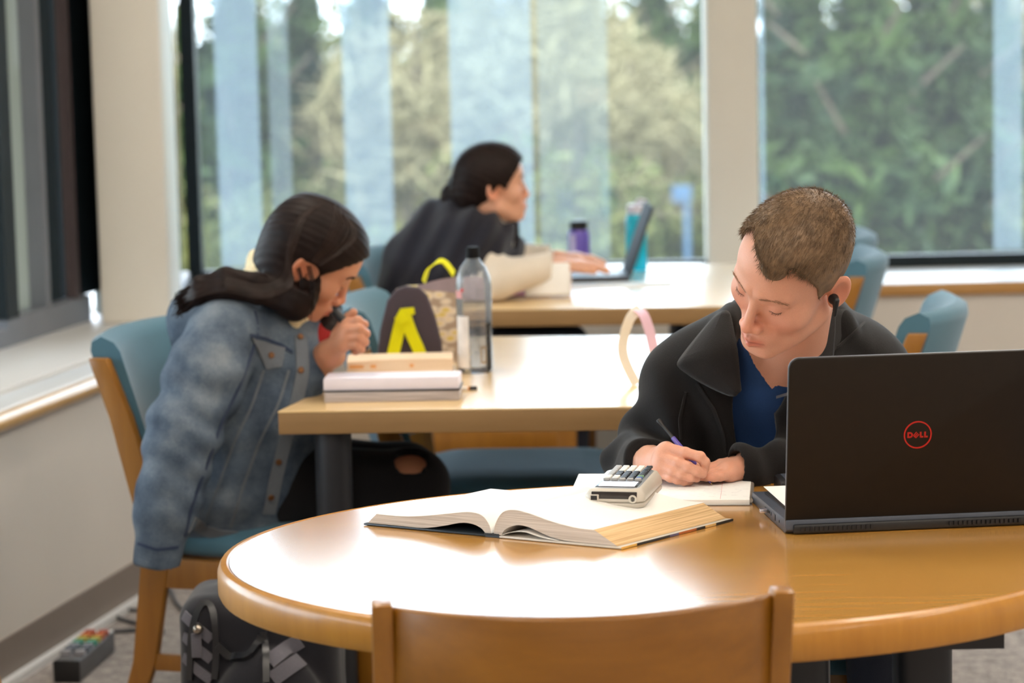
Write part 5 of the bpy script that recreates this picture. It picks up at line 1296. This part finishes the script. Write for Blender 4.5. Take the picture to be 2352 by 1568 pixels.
# ---- laptop
hA, hB = P(1806, 1228), P(2352, 1205); ld = Vector((hB.x - hA.x, hB.y - hA.y, 0)).normalized(); la = math.atan2(ld.y, ld.x)
lp_ = thing('laptop', 'black laptop with red round logo on the back of its open lid', 'laptop', (hA.x, hA.y, .74), la)
LWd, LDp, LTh = .385, .262, .021
m_lap = plain('laptop_black', srgb(27, 21, 16), .55, spec=.2, var=.06, vs=60)
m_lapside = plain('laptop_grey', srgb(66, 72, 84), .4, var=.05)
g = G(); prof = [(.012, .0), (LDp, .0), (LDp + .002, .006), (LDp - .002, LTh - .004), (0, LTh), (0, .006)]
g.loft([[Vector((x, y, z)) for y, z in prof] for x in (0, LWd)]); base_ = g.build('base', m_lapside, lp_, bevel=.0015)
G().box((LWd / 2, LDp * .60, LTh - .0015), (LWd - .03, LDp * .6, .003), M=Matrix.Rotation(-.004, 4, 'X')).build('deck', m_blackpl, base_)
# ports along the left flank
for y, w, h_, z, m in ((.150, .014, .0045, .0105, m_blackpl), (.128, .012, .0042, .0105, m_blackpl), (.112, .0055, .005, .0105, m_blackpl), (.082, .010, .009, .0105, m_blackpl), (.05, .004, .004, .0105, m_blackpl)):
    G().box((-.0004, y, z), (.0012, w, h_)).build('port', m, base_, bevel=.0005)
G().box((-.006, .137, .0105), (.012, .011, .0055)).build('dongle', plain('steel_plug', srgb(205, 205, 215), .25, metal=.8), base_, bevel=.0006)
# lid, open a little past upright, with rounded top corners
tilt = math.radians(-8.4)
LH = .253
ML = Matrix.Translation((0, .004, .009)) @ Matrix.Rotation(-tilt, 4, 'X')
pts = []; r = .016
for cx_, cz_, a0 in ((LWd - r, LH - r, 0), (r, LH - r, 90)):
    for i in range(9):
        a = math.radians(a0 + i * 11.25); pts.append((cx_ + r * math.cos(a), cz_ + r * math.sin(a)))
pts += [(0, 0), (LWd, 0)]
MX = ML @ Matrix(((1, 0, 0, 0), (0, 0, 1, 0), (0, 1, 0, 0), (0, 0, 0, 1)))
g = G(); g.prism(pts, -.0005, .0075, MX); lid = g.build('lid', m_lap, lp_, bevel=.0016)
g = G(); inner = [(x + (.002 if x > LWd / 2 else -.002) * 0, z) for x, z in pts]
g.prism([(LWd / 2 + (x - LWd / 2) * 1.0015, z * 1.0015) for x, z in pts], .0045, .0068, MX); g.build('rim', plain('grey_rim', srgb(120, 124, 134), .35, var=.03), lid, bevel=.0006)
g = G(); g.prism([(LWd / 2 + (x - LWd / 2) * .95, LH / 2 + (z - LH / 2) * .93) for x, z in pts], .0077, .0079, MX); g.build('screen', plain('dark_screen', srgb(40, 44, 52), .2), lid)
# hinge cover and air grilles
G().box((LWd / 2, .001, .008), (LWd - .02, .012, .014)).build('hinge', m_blackpl, lp_, bevel=.003)
for x0 in (.022, .24):
    for i in range(16):
        G().box((x0 + i * .0068, -.0068, .0085), (.0042, .003, .006)).build('vent_slot', plain('vent_black', srgb(12, 10, 16), .5) if i == 0 and x0 < .1 else bpy.data.materials['vent_black'], lp_)
# red ring and letters
m_logo = plain('logo_red', srgb(176, 22, 18), .4, var=.02)
lc = Vector((LWd / 2 - .003, 0, LH * .528))
g = G(); n = 48; R_o, R_i = .0205, .0186
g.loft([[MX @ Vector((lc.x + R_ * math.cos(2 * PI * i / n), lc.z + R_ * math.sin(2 * PI * i / n), z)) for i in range(n)] for R_, z in ((R_i, -.0004), (R_i, -.0011), (R_o, -.0011), (R_o, -.0004), (R_i, -.0004))], cap=False)
g.build('logo_ring', m_logo, lid)
def strokes(polys, nm):
    g = G()
    for poly in polys: g.prism([(lc.x + x * .001, lc.z + y * .001) for x, y in poly], -.0011, -.0004, MX)
    return g.build(nm, m_logo, lid)
def bar(x0, y0, x1, y1, w):
    dx, dy = x1 - x0, y1 - y0; l = math.hypot(dx, dy); nx, ny = -dy / l * w / 2, dx / l * w / 2; return [(x0 + nx, y0 + ny), (x1 + nx, y1 + ny), (x1 - nx, y1 - ny), (x0 - nx, y0 - ny)]
t = 2.3
D_ = [bar(-14, -4.2, -14, 4.2, t)] + [bar(a[0], a[1], b[0], b[1], t) for a, b in zip([(-14, 3.2), (-10.6, 3.2), (-8.2, 1.2), (-8.2, -1.2), (-10.6, -3.2)], [(-10.6, 3.2), (-8.2, 1.2), (-8.2, -1.2), (-10.6, -3.2), (-14, -3.2)])]
strokes(D_, 'logo_letter')
E_ = [bar(-5.8, -.6, -1.8, 4.2, 1.3), bar(-4.2, -2.2, .2, 2.4, 1.2), bar(-2.6, -4.2, 1.9, .6, 1.3), bar(-6.2, -.8, -2.2, -4.6, 1.5)]
strokes(E_, 'logo_letter')
strokes([bar(4.2, 4.2, 4.2, -4.2, t), bar(3.1, -3.2, 8.0, -3.2, t)], 'logo_letter')
strokes([bar(10.6, 4.2, 10.6, -4.2, t), bar(9.5, -3.2, 14.6, -3.2, t)], 'logo_letter')
# sheet of notes lying over the keyboard
pp = thing('paper_sheet', 'sheet of handwritten notes lying over the laptop keyboard', 'paper', (hA.x, hA.y, .74 + LTh + .0012), la)
G().box((.17, .165, 0), (.30, .212, .0005)).build('sheet', m_paper, pp)
writing('handwriting', 10, .03, .12, .0002, 8, m_ink, pp, .0004, .016, .262, .4)
# dark case beside the laptop on the far side
wl = thing('phone_case', 'dark phone case half hidden behind the laptop lid', 'case', tuple(P(1800, 1128)), math.radians(4))
G().box((.06, 0, .011), (.14, .075, .022)).build('case', m_blackpl, wl, bevel=.005)
G().box((.06, 0, .0225), (.12, .06, .001)).build('clasp', m_lapside, wl)
# ------------------------------------------------------------------ things on the middle table
m_pad = edgemat('pad_edges', srgb(160, 150, 148), srgb(206, 198, 198), 2)
m_lav = plain('lavender_page', srgb(232, 226, 238), .7, var=.02)
def pad(label, fl, fr_, dep, z0, th, top, blockmat, cover=None, name='notebook'):
    fl, fr_ = Vector(fl), Vector(fr_); a = math.atan2(fr_.y - fl.y, fr_.x - fl.x); w = (fr_ - fl).length
    t = thing(name, label, 'notebook' if name == 'notebook' else 'book', (fl.x, fl.y, z0), a)
    G().box((w / 2, dep / 2, th / 2), (w, dep, th)).build('page_block', blockmat, t, bevel=.002)
    G().box((w / 2, dep / 2, th + .0008), (w * .995, dep * .99, .0014)).build('page', top, t)
    if cover: G().box((w / 2, dep / 2, -.0008 + .0012), (w + .006, dep + .006, .0016)).build('cover', cover, t)
    return t
a0, a1 = P(745, 925), P(1056, 919)
pad('grey-edged notebook at the bottom of the stack on the middle table', a0, a1, .12, .74, .0205, plain('dark_cover_card', srgb(30, 30, 32), .5), m_pad)
a0, a1 = P(743, 899, .762), P(1054, 894, .762)
pad('thick lavender-white notebook on top of the stack on the middle table', a0, a1, .095, .7625, .0225, m_lav, m_lav, m_blackpl)
# thick open book behind the stack
b0_, b1_ = P(796, 861, .752), P(1040, 855, .752); ba = math.atan2(b1_.y - b0_.y, b1_.x - b0_.x); bw = (b1_ - b0_).length
ob = thing('textbook', 'thick cream-edged textbook lying open behind the notebook stack', 'book', (b0_.x, b0_.y + .02, .74), ba)
m_cream = edgemat('cream_edges', srgb(226, 196, 162), srgb(240, 220, 196), 2)
g = G(); g.loft([[Vector((x, y, z)) for y, z in ((0, .004), (0, .036 + .004 * math.sin(x * 12)), (.05, .043), (.1, .040), (.16, .012), (.16, .004))] for x in [bw * i / 8 for i in range(9)]]); g.build('page_block', m_cream, ob)
G().box((bw / 2, .05, .002), (bw + .01, .24, .004)).build('cover', m_white, ob)
for x, w in ((.02, .03), (.055, .012), (.135, .008)): G().box((x, -.0006, .026), (w, .001, .007)).build('page_mark', plain('orange_mark', srgb(226, 160, 96), .7) if x == .02 else bpy.data.materials['orange_mark'], ob)
# clear bottle
bq = P(1092, 858)
bt = thing('water_bottle', 'tall clear plastic bottle with black cap and printed scale', 'bottle', (bq.x, bq.y + .03, .74))
kh = (P(1092, 862).y + .03) / FPX
bh = 292 * kh; br_ = 41.5 * kh
def clearmat():
    k = NT('clear_plastic'); t = k.t; t.nodes.remove(k.b); tr = k.n('ShaderNodeBsdfTransparent'); tr.inputs['Color'].default_value = (.97, .975, .98, 1)
    gl = k.n('ShaderNodeBsdfGlossy'); gl.inputs['Roughness'].default_value = .08; lw = k.n('ShaderNodeLayerWeight'); lw.inputs['Blend'].default_value = .35
    mx = k.n('ShaderNodeMixShader'); k.l(lw.outputs['Fresnel'], mx.inputs[0]); k.l(tr.outputs[0], mx.inputs[1]); k.l(gl.outputs[0], mx.inputs[2])
    df = k.n('ShaderNodeBsdfTranslucent'); df.inputs['Color'].default_value = (.75, .76, .78, 1); m2 = k.n('ShaderNodeMixShader'); m2.inputs[0].default_value = .10; k.l(mx.outputs[0], m2.inputs[1]); k.l(df.outputs[0], m2.inputs[2]); k.l(m2.outputs[0], k.out.inputs['Surface']); return k.m
m_clear = clearmat()
G().lathe([(.0, .002), (br_ * .85, .0), (br_, .006), (br_, .02), (br_ * .97, bh * .30), (br_, bh * .45), (br_, bh * .70), (br_ * .93, bh * .765), (br_ * .72, bh * .84), (br_ * .40, bh * .895), (br_ * .34, bh * .93)], 36, cap=False).build('bottle_wall', m_clear, bt)
G().lathe([(0, .004), (br_ * .93, .004), (br_ * .93, bh * .40), (0, bh * .40)], 30).build('water', glassmat('water', (.90, .91, .92, 1)), bt)
G().lathe([(br_ * .38, bh * .91), (br_ * .38, bh * .985), (br_ * .33, bh), (0, bh)], 24).build('cap', plain('matt_black', srgb(14, 14, 16), .7, spec=.15), bt)
m_print = plain('grey_print', srgb(96, 96, 100), .6)
def onbottle(a0_, a1_, z0_, z1_, mat, nm, n=6):
    g = G(); r_ = br_ + .0006; g.loft([[Vector((r_ * math.sin(a), -r_ * math.cos(a), z)) for z in (z0_, z1_)] for a in [math.radians(a0_ + (a1_ - a0_) * i / n) for i in range(n + 1)]], closed=False); return g.build(nm, mat, bt)
onbottle(-70, -18, .012, bh * .46, plain('white_label', srgb(236, 238, 242), .4), 'label'); onbottle(-74, -40, bh * .60, bh * .66, plain('pink_print', srgb(226, 160, 160), .5), 'print'); onbottle(-46, -34, bh * .655, bh * .68, plain('red_print', srgb(200, 50, 50), .5), 'print')
for i in range(20): onbottle(8 if i % 4 else 0, 40 + (i * 7) % 14, bh * (.17 + .026 * i), bh * (.17 + .026 * i) + .0012, m_print, 'scale_mark')
for a_, b_, c_, d_2 in ((18, 24, .09, .21), (34, 40, .09, .21), (18, 40, .20, .22), (18, 40, .08, .10)): onbottle(a_, b_, bh * c_, bh * d_2, plain('tan_print', srgb(150, 136, 120), .6) if a_ == 18 and c_ == .09 else bpy.data.materials['tan_print'], 'print')
# small dark bag with yellow straps
gq0, gq1 = P(862, 846), P(1018, 842); bw2 = (gq1 - gq0).length
bg = thing('lunch_bag', 'dark grey bag with bright yellow straps on the middle table', 'bag', ((gq0.x + gq1.x) / 2, gq0.y, .74), math.radians(-6))
m_bagd = fabric('dark_bag_nylon', srgb(72, 64, 72), 300, .12, .15); m_bagl = fabric('mauve_bag_top', srgb(150, 136, 146), 300, .12, .15); m_yel = fabric('yellow_webbing', srgb(222, 222, 14), 500, .08, .1)
def tanpattern():
    k = NT('patterned_lining'); v = k.coords((30, 30, 60)); n = k.n('ShaderNodeTexVoronoi', Scale=1.0); k.l(v, n.inputs['Vector'])
    k.l(k.ramp(n.outputs['Distance'], [(.2, srgb(196, 170, 90)), (.45, srgb(206, 190, 170)), (.7, srgb(150, 130, 112))]), k.b.inputs['Base Color']); k.b.inputs['Roughness'].default_value = .8; return k.m
bh2 = 190 * gq0.y / FPX
hw = bw2 / 2
outl = [(-hw, 0), (hw, 0), (hw * .97, bh2 * .3), (hw * .80, bh2 * .62), (hw * .58, bh2 * .88), (hw * .34, bh2 * .98), (-hw * .05, bh2), (-hw * .36, bh2 * .96), (-hw * .62, bh2 * .82), (-hw * .86, bh2 * .45)]
MXZ = Matrix(((1, 0, 0, 0), (0, 0, 1, 0), (0, 1, 0, 0), (0, 0, 0, 1)))
g = G(); g.prism(outl, -.0, .018, MXZ); g.build('front_panel', m_bagd, bg, bevel=.006, seg=3)
g = G(); g.loft([[Vector((x * .99 + d * .9, .016 + d * .8, z * (1 - d * .3))) for x, z in outl] for d in (0, .03, .06)]); g.build('gusset', tanpattern(), bg)
g = G(); g.loft([[Vector((hw * .30 + d * 1.0, .02 + d * .75 - .01, bh2 * 1.0 + .012 * math.sin(d * 20) - k * .05)) for k in (0, .25, .6, 1.0)] + [Vector((hw * .30 + d * 1.0 + .02, .03 + d * .75, bh2 * .98 + .012 * math.sin(d * 20) - k * .05)) for k in (1.0, .6, .25, 0)] for d in [i * .016 for i in range(8)]]); g.build('top_flap', m_bagl, bg, angle=60)
def bgp(px, py): q_ = PY(px, py, gq0.y - .006); v_ = q_ - Vector(bg.location); return Matrix.Rotation(-bg.rotation_euler.z, 3, 'Z') @ Vector((v_.x, v_.y, v_.z))
def webbing(pix, w, nm='strap', off=0):
    pp_ = [bgp(*q_) for q_ in pix]; 
    for q_ in pp_: q_.y = -.010 - off
    pp_ = spline(pp_); g = G(); g.strip(pp_, w, .003, lambda k: (pp_[min(k + 1, len(pp_) - 1)] - pp_[max(k - 1, 0)]).cross(Vector((0, 1, 0)))); return g.build(nm, m_yel, bg)
webbing([(936, 706), (938, 722)], .030, off=.004); webbing([(932, 716), (922, 735), (912, 775), (902, 818), (897, 840)], .026); webbing([(930, 718), (944, 760), (962, 800), (976, 840)], .026, off=.002)
webbing([(922, 722), (930, 740)], .030, 'strap_knot', .006)
hp = [bgp(*q_) for q_ in ((970, 650), (980, 622), (1002, 606), (1018, 612), (1034, 636))]
for i, q_ in enumerate(hp): q_.y = .02 + .012 * i
g = G(); g.strip(spline(hp), .022, .003, (0.25, 1, .2)); g.build('handle', m_yel, bg)
# paper loop
lq0 = P(1468, 884)
lpn = thing('paper_loop', 'standing loop of white and pink paper tape on the middle table', 'paper', (lq0.x, lq0.y, .7402))
def lpp(px, py, d=0): q_ = PY(px, py, lq0.y + d); return q_ - Vector(lpn.location)
m_pw = plain('cream_tape', srgb(238, 230, 216), .6, var=.02); m_pk = plain('pink_tape', srgb(232, 196, 216), .6, var=.03)
wz = Vector((.9, .7, 0))
c_ = [lpp(1470, 708, .01), lpp(1448, 730), lpp(1434, 770), lpp(1430, 805), lpp(1440, 840), lpp(1462, 883)]
g = G(); g.strip(spline(c_), .021, .001, Vector((1, .3, 0))); g.build('white_band', m_pw, lpn)
c_ = [lpp(1462, 710, .01), lpp(1478, 722), lpp(1492, 760), lpp(1502, 804)]
g = G(); g.strip(spline(c_), .021, .001, Vector((1, .3, 0))); g.build('pink_band', m_pk, lpn)
c_ = [lpp(1502, 804), lpp(1504, 840), lpp(1496, 868), lpp(1484, 884)]
g = G(); g.strip(spline(c_), .021, .001, Vector((1, .3, 0))); g.build('white_band', m_pw, lpn)
# pencil end by the stack
er = P(1074, 890, .746)
ee = thing('pencil', 'short black-tipped pencil beside the notebook stack', 'pencil', (er.x, er.y, .7445), math.radians(4))
G().tube([(-.10, 0, 0), (0, 0, 0)], .004, 8).build('shaft', plain('white_shaft', srgb(226, 222, 216), .5), ee); G().tube([(0, 0, 0), (.004, 0, 0)], .0042, 8).build('ferrule', plain('orange_ring', srgb(190, 120, 40), .4), ee); G().tube([(.004, 0, 0), (.019, 0, 0)], .0042, 8).build('tip', m_blackpl, ee)

# ------------------------------------------------------------------ things on the farthest table
def bottle(name, label, px, py, w, h, body, lid, lidh, D=None):
    q_ = P(px, py); k = q_.y / FPX; r_ = w / 2 * k; hh = h * k
    t = thing(name, label, 'bottle', (q_.x, q_.y, .74)); G().lathe([(0, .001), (r_ * .94, 0), (r_, .006), (r_, hh * (1 - lidh) * .88), (r_ * .8, hh * (1 - lidh))], 28).build('body', body, t)
    G().lathe([(r_ * .82, hh * (1 - lidh)), (r_ * .84, hh * (1 - lidh * .15)), (r_ * .7, hh), (0, hh)], 24).build('lid', lid, t); return t, r_, hh
pb, r_, hh = bottle('steel_bottle', 'purple bottle with black lid on the farthest table', 1331, 612, 51, 107, plain('purple_enamel', srgb(112, 92, 190), .4, var=.04), m_blackpl, .2)
g = G(); g.lathe([(.0, 0), (.014, 0), (.014, .002), (0, .002)], 14, Matrix.Translation((.006, -r_ - .0005, hh * .22)) @ Matrix.Rotation(PI / 2, 4, 'X')); g.build('sticker', plain('gold_sticker', srgb(160, 130, 70), .5), pb)
G().box((-.018, -r_ * .86, hh * .5), (.016, .004, .06)).build('sticker', plain('pale_sticker', srgb(190, 186, 226), .5), pb)
def tealmat():
    k = NT('turquoise_plastic'); k.b.inputs['Base Color'].default_value = srgb(0, 196, 224); k.b.inputs['Roughness'].default_value = .2; k.b.inputs['Transmission Weight'].default_value = .35; nz = k.n('ShaderNodeTexNoise', Scale=20.0); k.bump(nz.outputs['Fac'], .02, .001); return k.m
tb, r_, hh = bottle('sport_bottle', 'turquoise bottle with pale flip lid behind the far laptop', 1463, 620, 50, 152, tealmat(), plain('pale_lid', srgb(206, 204, 220), .4), .14)
g = G(); g.tube([(0, 0, hh), (.01, 0, hh + .012), (.032, 0, hh + .006)], .006, 8); g.build('spout', plain('pale_spout', srgb(206, 204, 220), .4), tb)
# far laptop seen edge-on
q0_ = P(1446, 645); k = q0_.y / FPX
fl_p = thing('laptop', 'grey laptop seen edge-on at the farthest table', 'laptop', (q0_.x, q0_.y, .74), math.radians(2))
G().box((-.11, .10, .009), (.22, .24, .016)).build('base', m_lapside, fl_p, bevel=.004)
v1 = Vector((56 * k, 0, 158 * k)); g = G(); g.loft([[Vector((0, y, .014)) + v1 * s + Vector((t_, 0, 0)) for s, t_ in ((0, -.004), (1, -.004), (1, .004), (0, .004))] for y in (-.02, .22)]); g.build('lid', plain('laptop_lid_grey', srgb(70, 74, 80), .7, spec=.15), fl_p, bevel=.002)
# papers and books around the ponytail girl
def flat(label, px, py, w, d, rz, th, mat, name='paper_sheet', cat='paper', z=.74):
    q_ = P(px, py, z); t = thing(name, label, cat, (q_.x, q_.y, z), math.radians(rz)); G().box((0, 0, th / 2), (w, d, th)).build('sheet' if th < .004 else 'page_block', mat, t, bevel=.0004 if th < .004 else .003); return t
flat('white papers spread in front of the far laptop', 1420, 656, .30, .13, -2, .003, m_paper)
flat('white paper heap behind the far laptop keyboard', 1385, 622, .16, .12, 12, .002, m_paper)
t_ = flat('pink folder lying near the edge of the farthest table', 1180, 676, .24, .10, 2, .006, plain('pink_card', srgb(226, 140, 178), .5, var=.06), 'folder', 'folder')
t_ = flat('mauve book lying behind the ponytail girl\'s arm', 1215, 612, .12, .16, -4, .03, plain('mauve_cover', srgb(176, 140, 150), .6), 'book', 'book')
# standing open book
sq = P(1268, 690); sb = thing('open_book', 'white open book propped up on the farthest table', 'book', (sq.x - .01, sq.y + .05, .7455), math.radians(-4))
sb.rotation_euler = (math.radians(-14), 0, math.radians(-4))
G().box((0, 0, .045), (.12, .03, .088)).build('page_block', m_paper, sb, bevel=.006)
G().box((0, .017, .045), (.124, .003, .09)).build('cover', plain('pale_pink_cover', srgb(232, 214, 222), .6), sb)
g = G(); g.strip([Vector((-.06, 0, .07)), Vector((-.09, -.01, .05)), Vector((-.14, -.02, .055)), Vector((-.18, -.02, .075))], .07, .006, (0, 1, .3)); g.build('page', plain('pale_page', srgb(228, 216, 214), .7), sb)

# ------------------------------------------------------------------ on the floor
BD = 4.75
def bp(px, py, d=BD): return np3(PY(px, py, d))
pk = thing('backpack', 'black backpack with grey webbing standing on the carpet beside the round table', 'backpack', (float(bp(592, 1500)[0]), BD + .1, 0))
ko = np3(pk.location)
cB = bp(570, 1560) - ko
m_pack = fabric('black_nylon', srgb(34, 34, 40), 500, .2, .2); m_web = fabric('grey_webbing', srgb(96, 94, 102), 400, .15, .2); m_pack2 = plain('shiny_black_nylon', srgb(30, 31, 36), .35, var=.1, vs=20)
def packf(p):
    d = ell_(p, A3((0.0, .02, .24)), (.155, .12, .275)); q_ = np.abs(p - A3((.0, .03, .225))) - A3((.10, .07, .185))
    b = np.linalg.norm(np.maximum(q_, 0), axis=1) + np.minimum(q_.max(1), 0) - .045
    d = smin(b, d + .03, .05)
    d = smin(d, ell_(p, A3((.02, -.10, .20)), (.11, .055, .17)), .02)
    return np.maximum(d, .004 - p[:, 2]) + waves(p, (16, 30), .005, 31)
V, Fc = surfnet(packf, (-.22, -.2, -.01), (.22, .2, .60), .008); npmesh('body', V, Fc, m_pack, pk)
wpack = lambda p: packf(p - ko)
def pstrip(nm, pix, w, mat, th=.004, n=30): 
    o = surfstrip(nm, wpack, pix, w, th, mat, None, lift=.0, n=n, y0=4.3); o.data.transform(Matrix.Translation(-Vector(pk.location))); o.parent = pk; return o
pstrip('webbing_strap', [(424, 1412), (452, 1440), (486, 1468)], .018, m_web); pstrip('webbing_strap', [(424, 1508), (452, 1536), (486, 1562)], .018, m_web); pstrip('webbing_strap', [(424, 1460), (452, 1488), (486, 1514)], .018, m_web)
pstrip('zipper_piping', [(440, 1560), (442, 1450), (458, 1390), (478, 1375), (492, 1400), (497, 1460), (496, 1560)], .012, m_pack2, .008)
pstrip('pocket_edge', [(500, 1480), (530, 1508), (562, 1514), (585, 1500), (602, 1460)], .014, m_pack2, .010)
pstrip('webbing_strap', [(625, 1560), (660, 1535), (690, 1515)], .028, m_web); pstrip('webbing_strap', [(618, 1520), (655, 1492), (690, 1470)], .028, m_web); pstrip('piping', [(606, 1450), (612, 1500), (612, 1567)], .012, m_pack2, .007)
zpp = Vector(trace(wpack, 457, 1440, 4.3)[0]) - Vector(pk.location) + Vector((0, -.008, 0))
g = G(); g.lathe([(0, 0), (.008, 0), (.010, .006), (.008, .016), (.004, .02)], 10, Matrix.Translation(zpp) @ Matrix.Rotation(PI / 2, 4, 'X')); zo = g.build('zipper_pull', plain('zip_metal', srgb(150, 140, 130), .25, metal=.9), pk)
g = G(); g.box(zpp + Vector((-.004, -.006, -.03)), (.018, .005, .045)); g.build('pull_tab', m_web, zo, bevel=.002)
hpts = spline([Vector((-.04, .05, .44)), Vector((-.045, .055, .485)), Vector((0, .06, .515)), Vector((.045, .055, .485)), Vector((.04, .05, .44))])
G().tube(hpts, .012, 8, flat=.5).build('handle', m_pack, pk)
# power strip and cables
s0, s1 = P(172, 1552, .0), P(236, 1496, .0); sa = math.atan2(s1.y - s0.y, s1.x - s0.x); sl_ = .30
ps = thing('power_strip', 'grey power strip with coloured plugs on the carpet by the wall', 'power strip', (s1.x, s1.y, 0), sa)
G().box((-sl_ / 2, 0, .026), (sl_, .062, .050)).build('housing', plain('grey_housing', srgb(96, 96, 100), .45), ps, bevel=.004)
G().box((-sl_ + .003, 0, .026), (.012, .063, .052)).build('end_cap', m_blackpl, ps, bevel=.004)
G().box((-.015, 0, .0515), (.03, .056, .003)).build('switch_plate', m_paper, ps)
cc = [(170, 70, 40), (206, 110, 50), (190, 176, 70), (60, 150, 120), (130, 140, 150), (90, 96, 110), (150, 150, 156)]
for i, c in enumerate(cc):
    m = plain('plug_%s' % ('red', 'orange', 'yellow', 'green', 'blue', 'navy', 'grey')[i], srgb(*c), .45)
    for s in (-.016, .016):
        G().box((-.045 - i * .033, s, .056), (.020, .024, .014)).build('plug', m, ps, bevel=.002)
def cable(label, pix, r=.005, z=.006):
    pts = [P(x, y, z) for x, y in pix]; t = thing('power_cable', label, 'cable', tuple(pts[0])); o = Vector(pts[0]); out = [q_ - o for q_ in spline(pts)]
    G().tube(out, r, 8).build('sheath', plain('cable_grey', srgb(62, 64, 70), .5) if 'cable_grey' not in bpy.data.materials else bpy.data.materials['cable_grey'], t); G().tube([out[-1], out[-1] + (out[-1] - out[-2]) * .6], r * 1.5, 8).build('plug', m_blackpl, t)
cable('dark cable running from the power strip across the carpet', [(226, 1492), (200, 1484), (206, 1470), (240, 1454), (300, 1447), (370, 1450)])
cable('dark cable looped against the baseboard behind the girl\'s chair', [(330, 1402), (285, 1400), (262, 1408), (280, 1422), (330, 1434)])
cable('dark cable on the carpet beside the backpack', [(376, 1338), (392, 1358), (405, 1385), (430, 1410)])
# edge of a chair at the lower left corner
lc_ = wood0; oc = copytree(wood0)
oc['label'] = 'wooden chair whose post edge just shows at the lower left corner'
oc.rotation_euler = (0, 0, math.radians(-90)); qz = P(-14, 1484, .82); oc.location = (qz.x + .34 * .8 - .152, qz.y + .236, 0); oc.scale = (1, .8, 1)
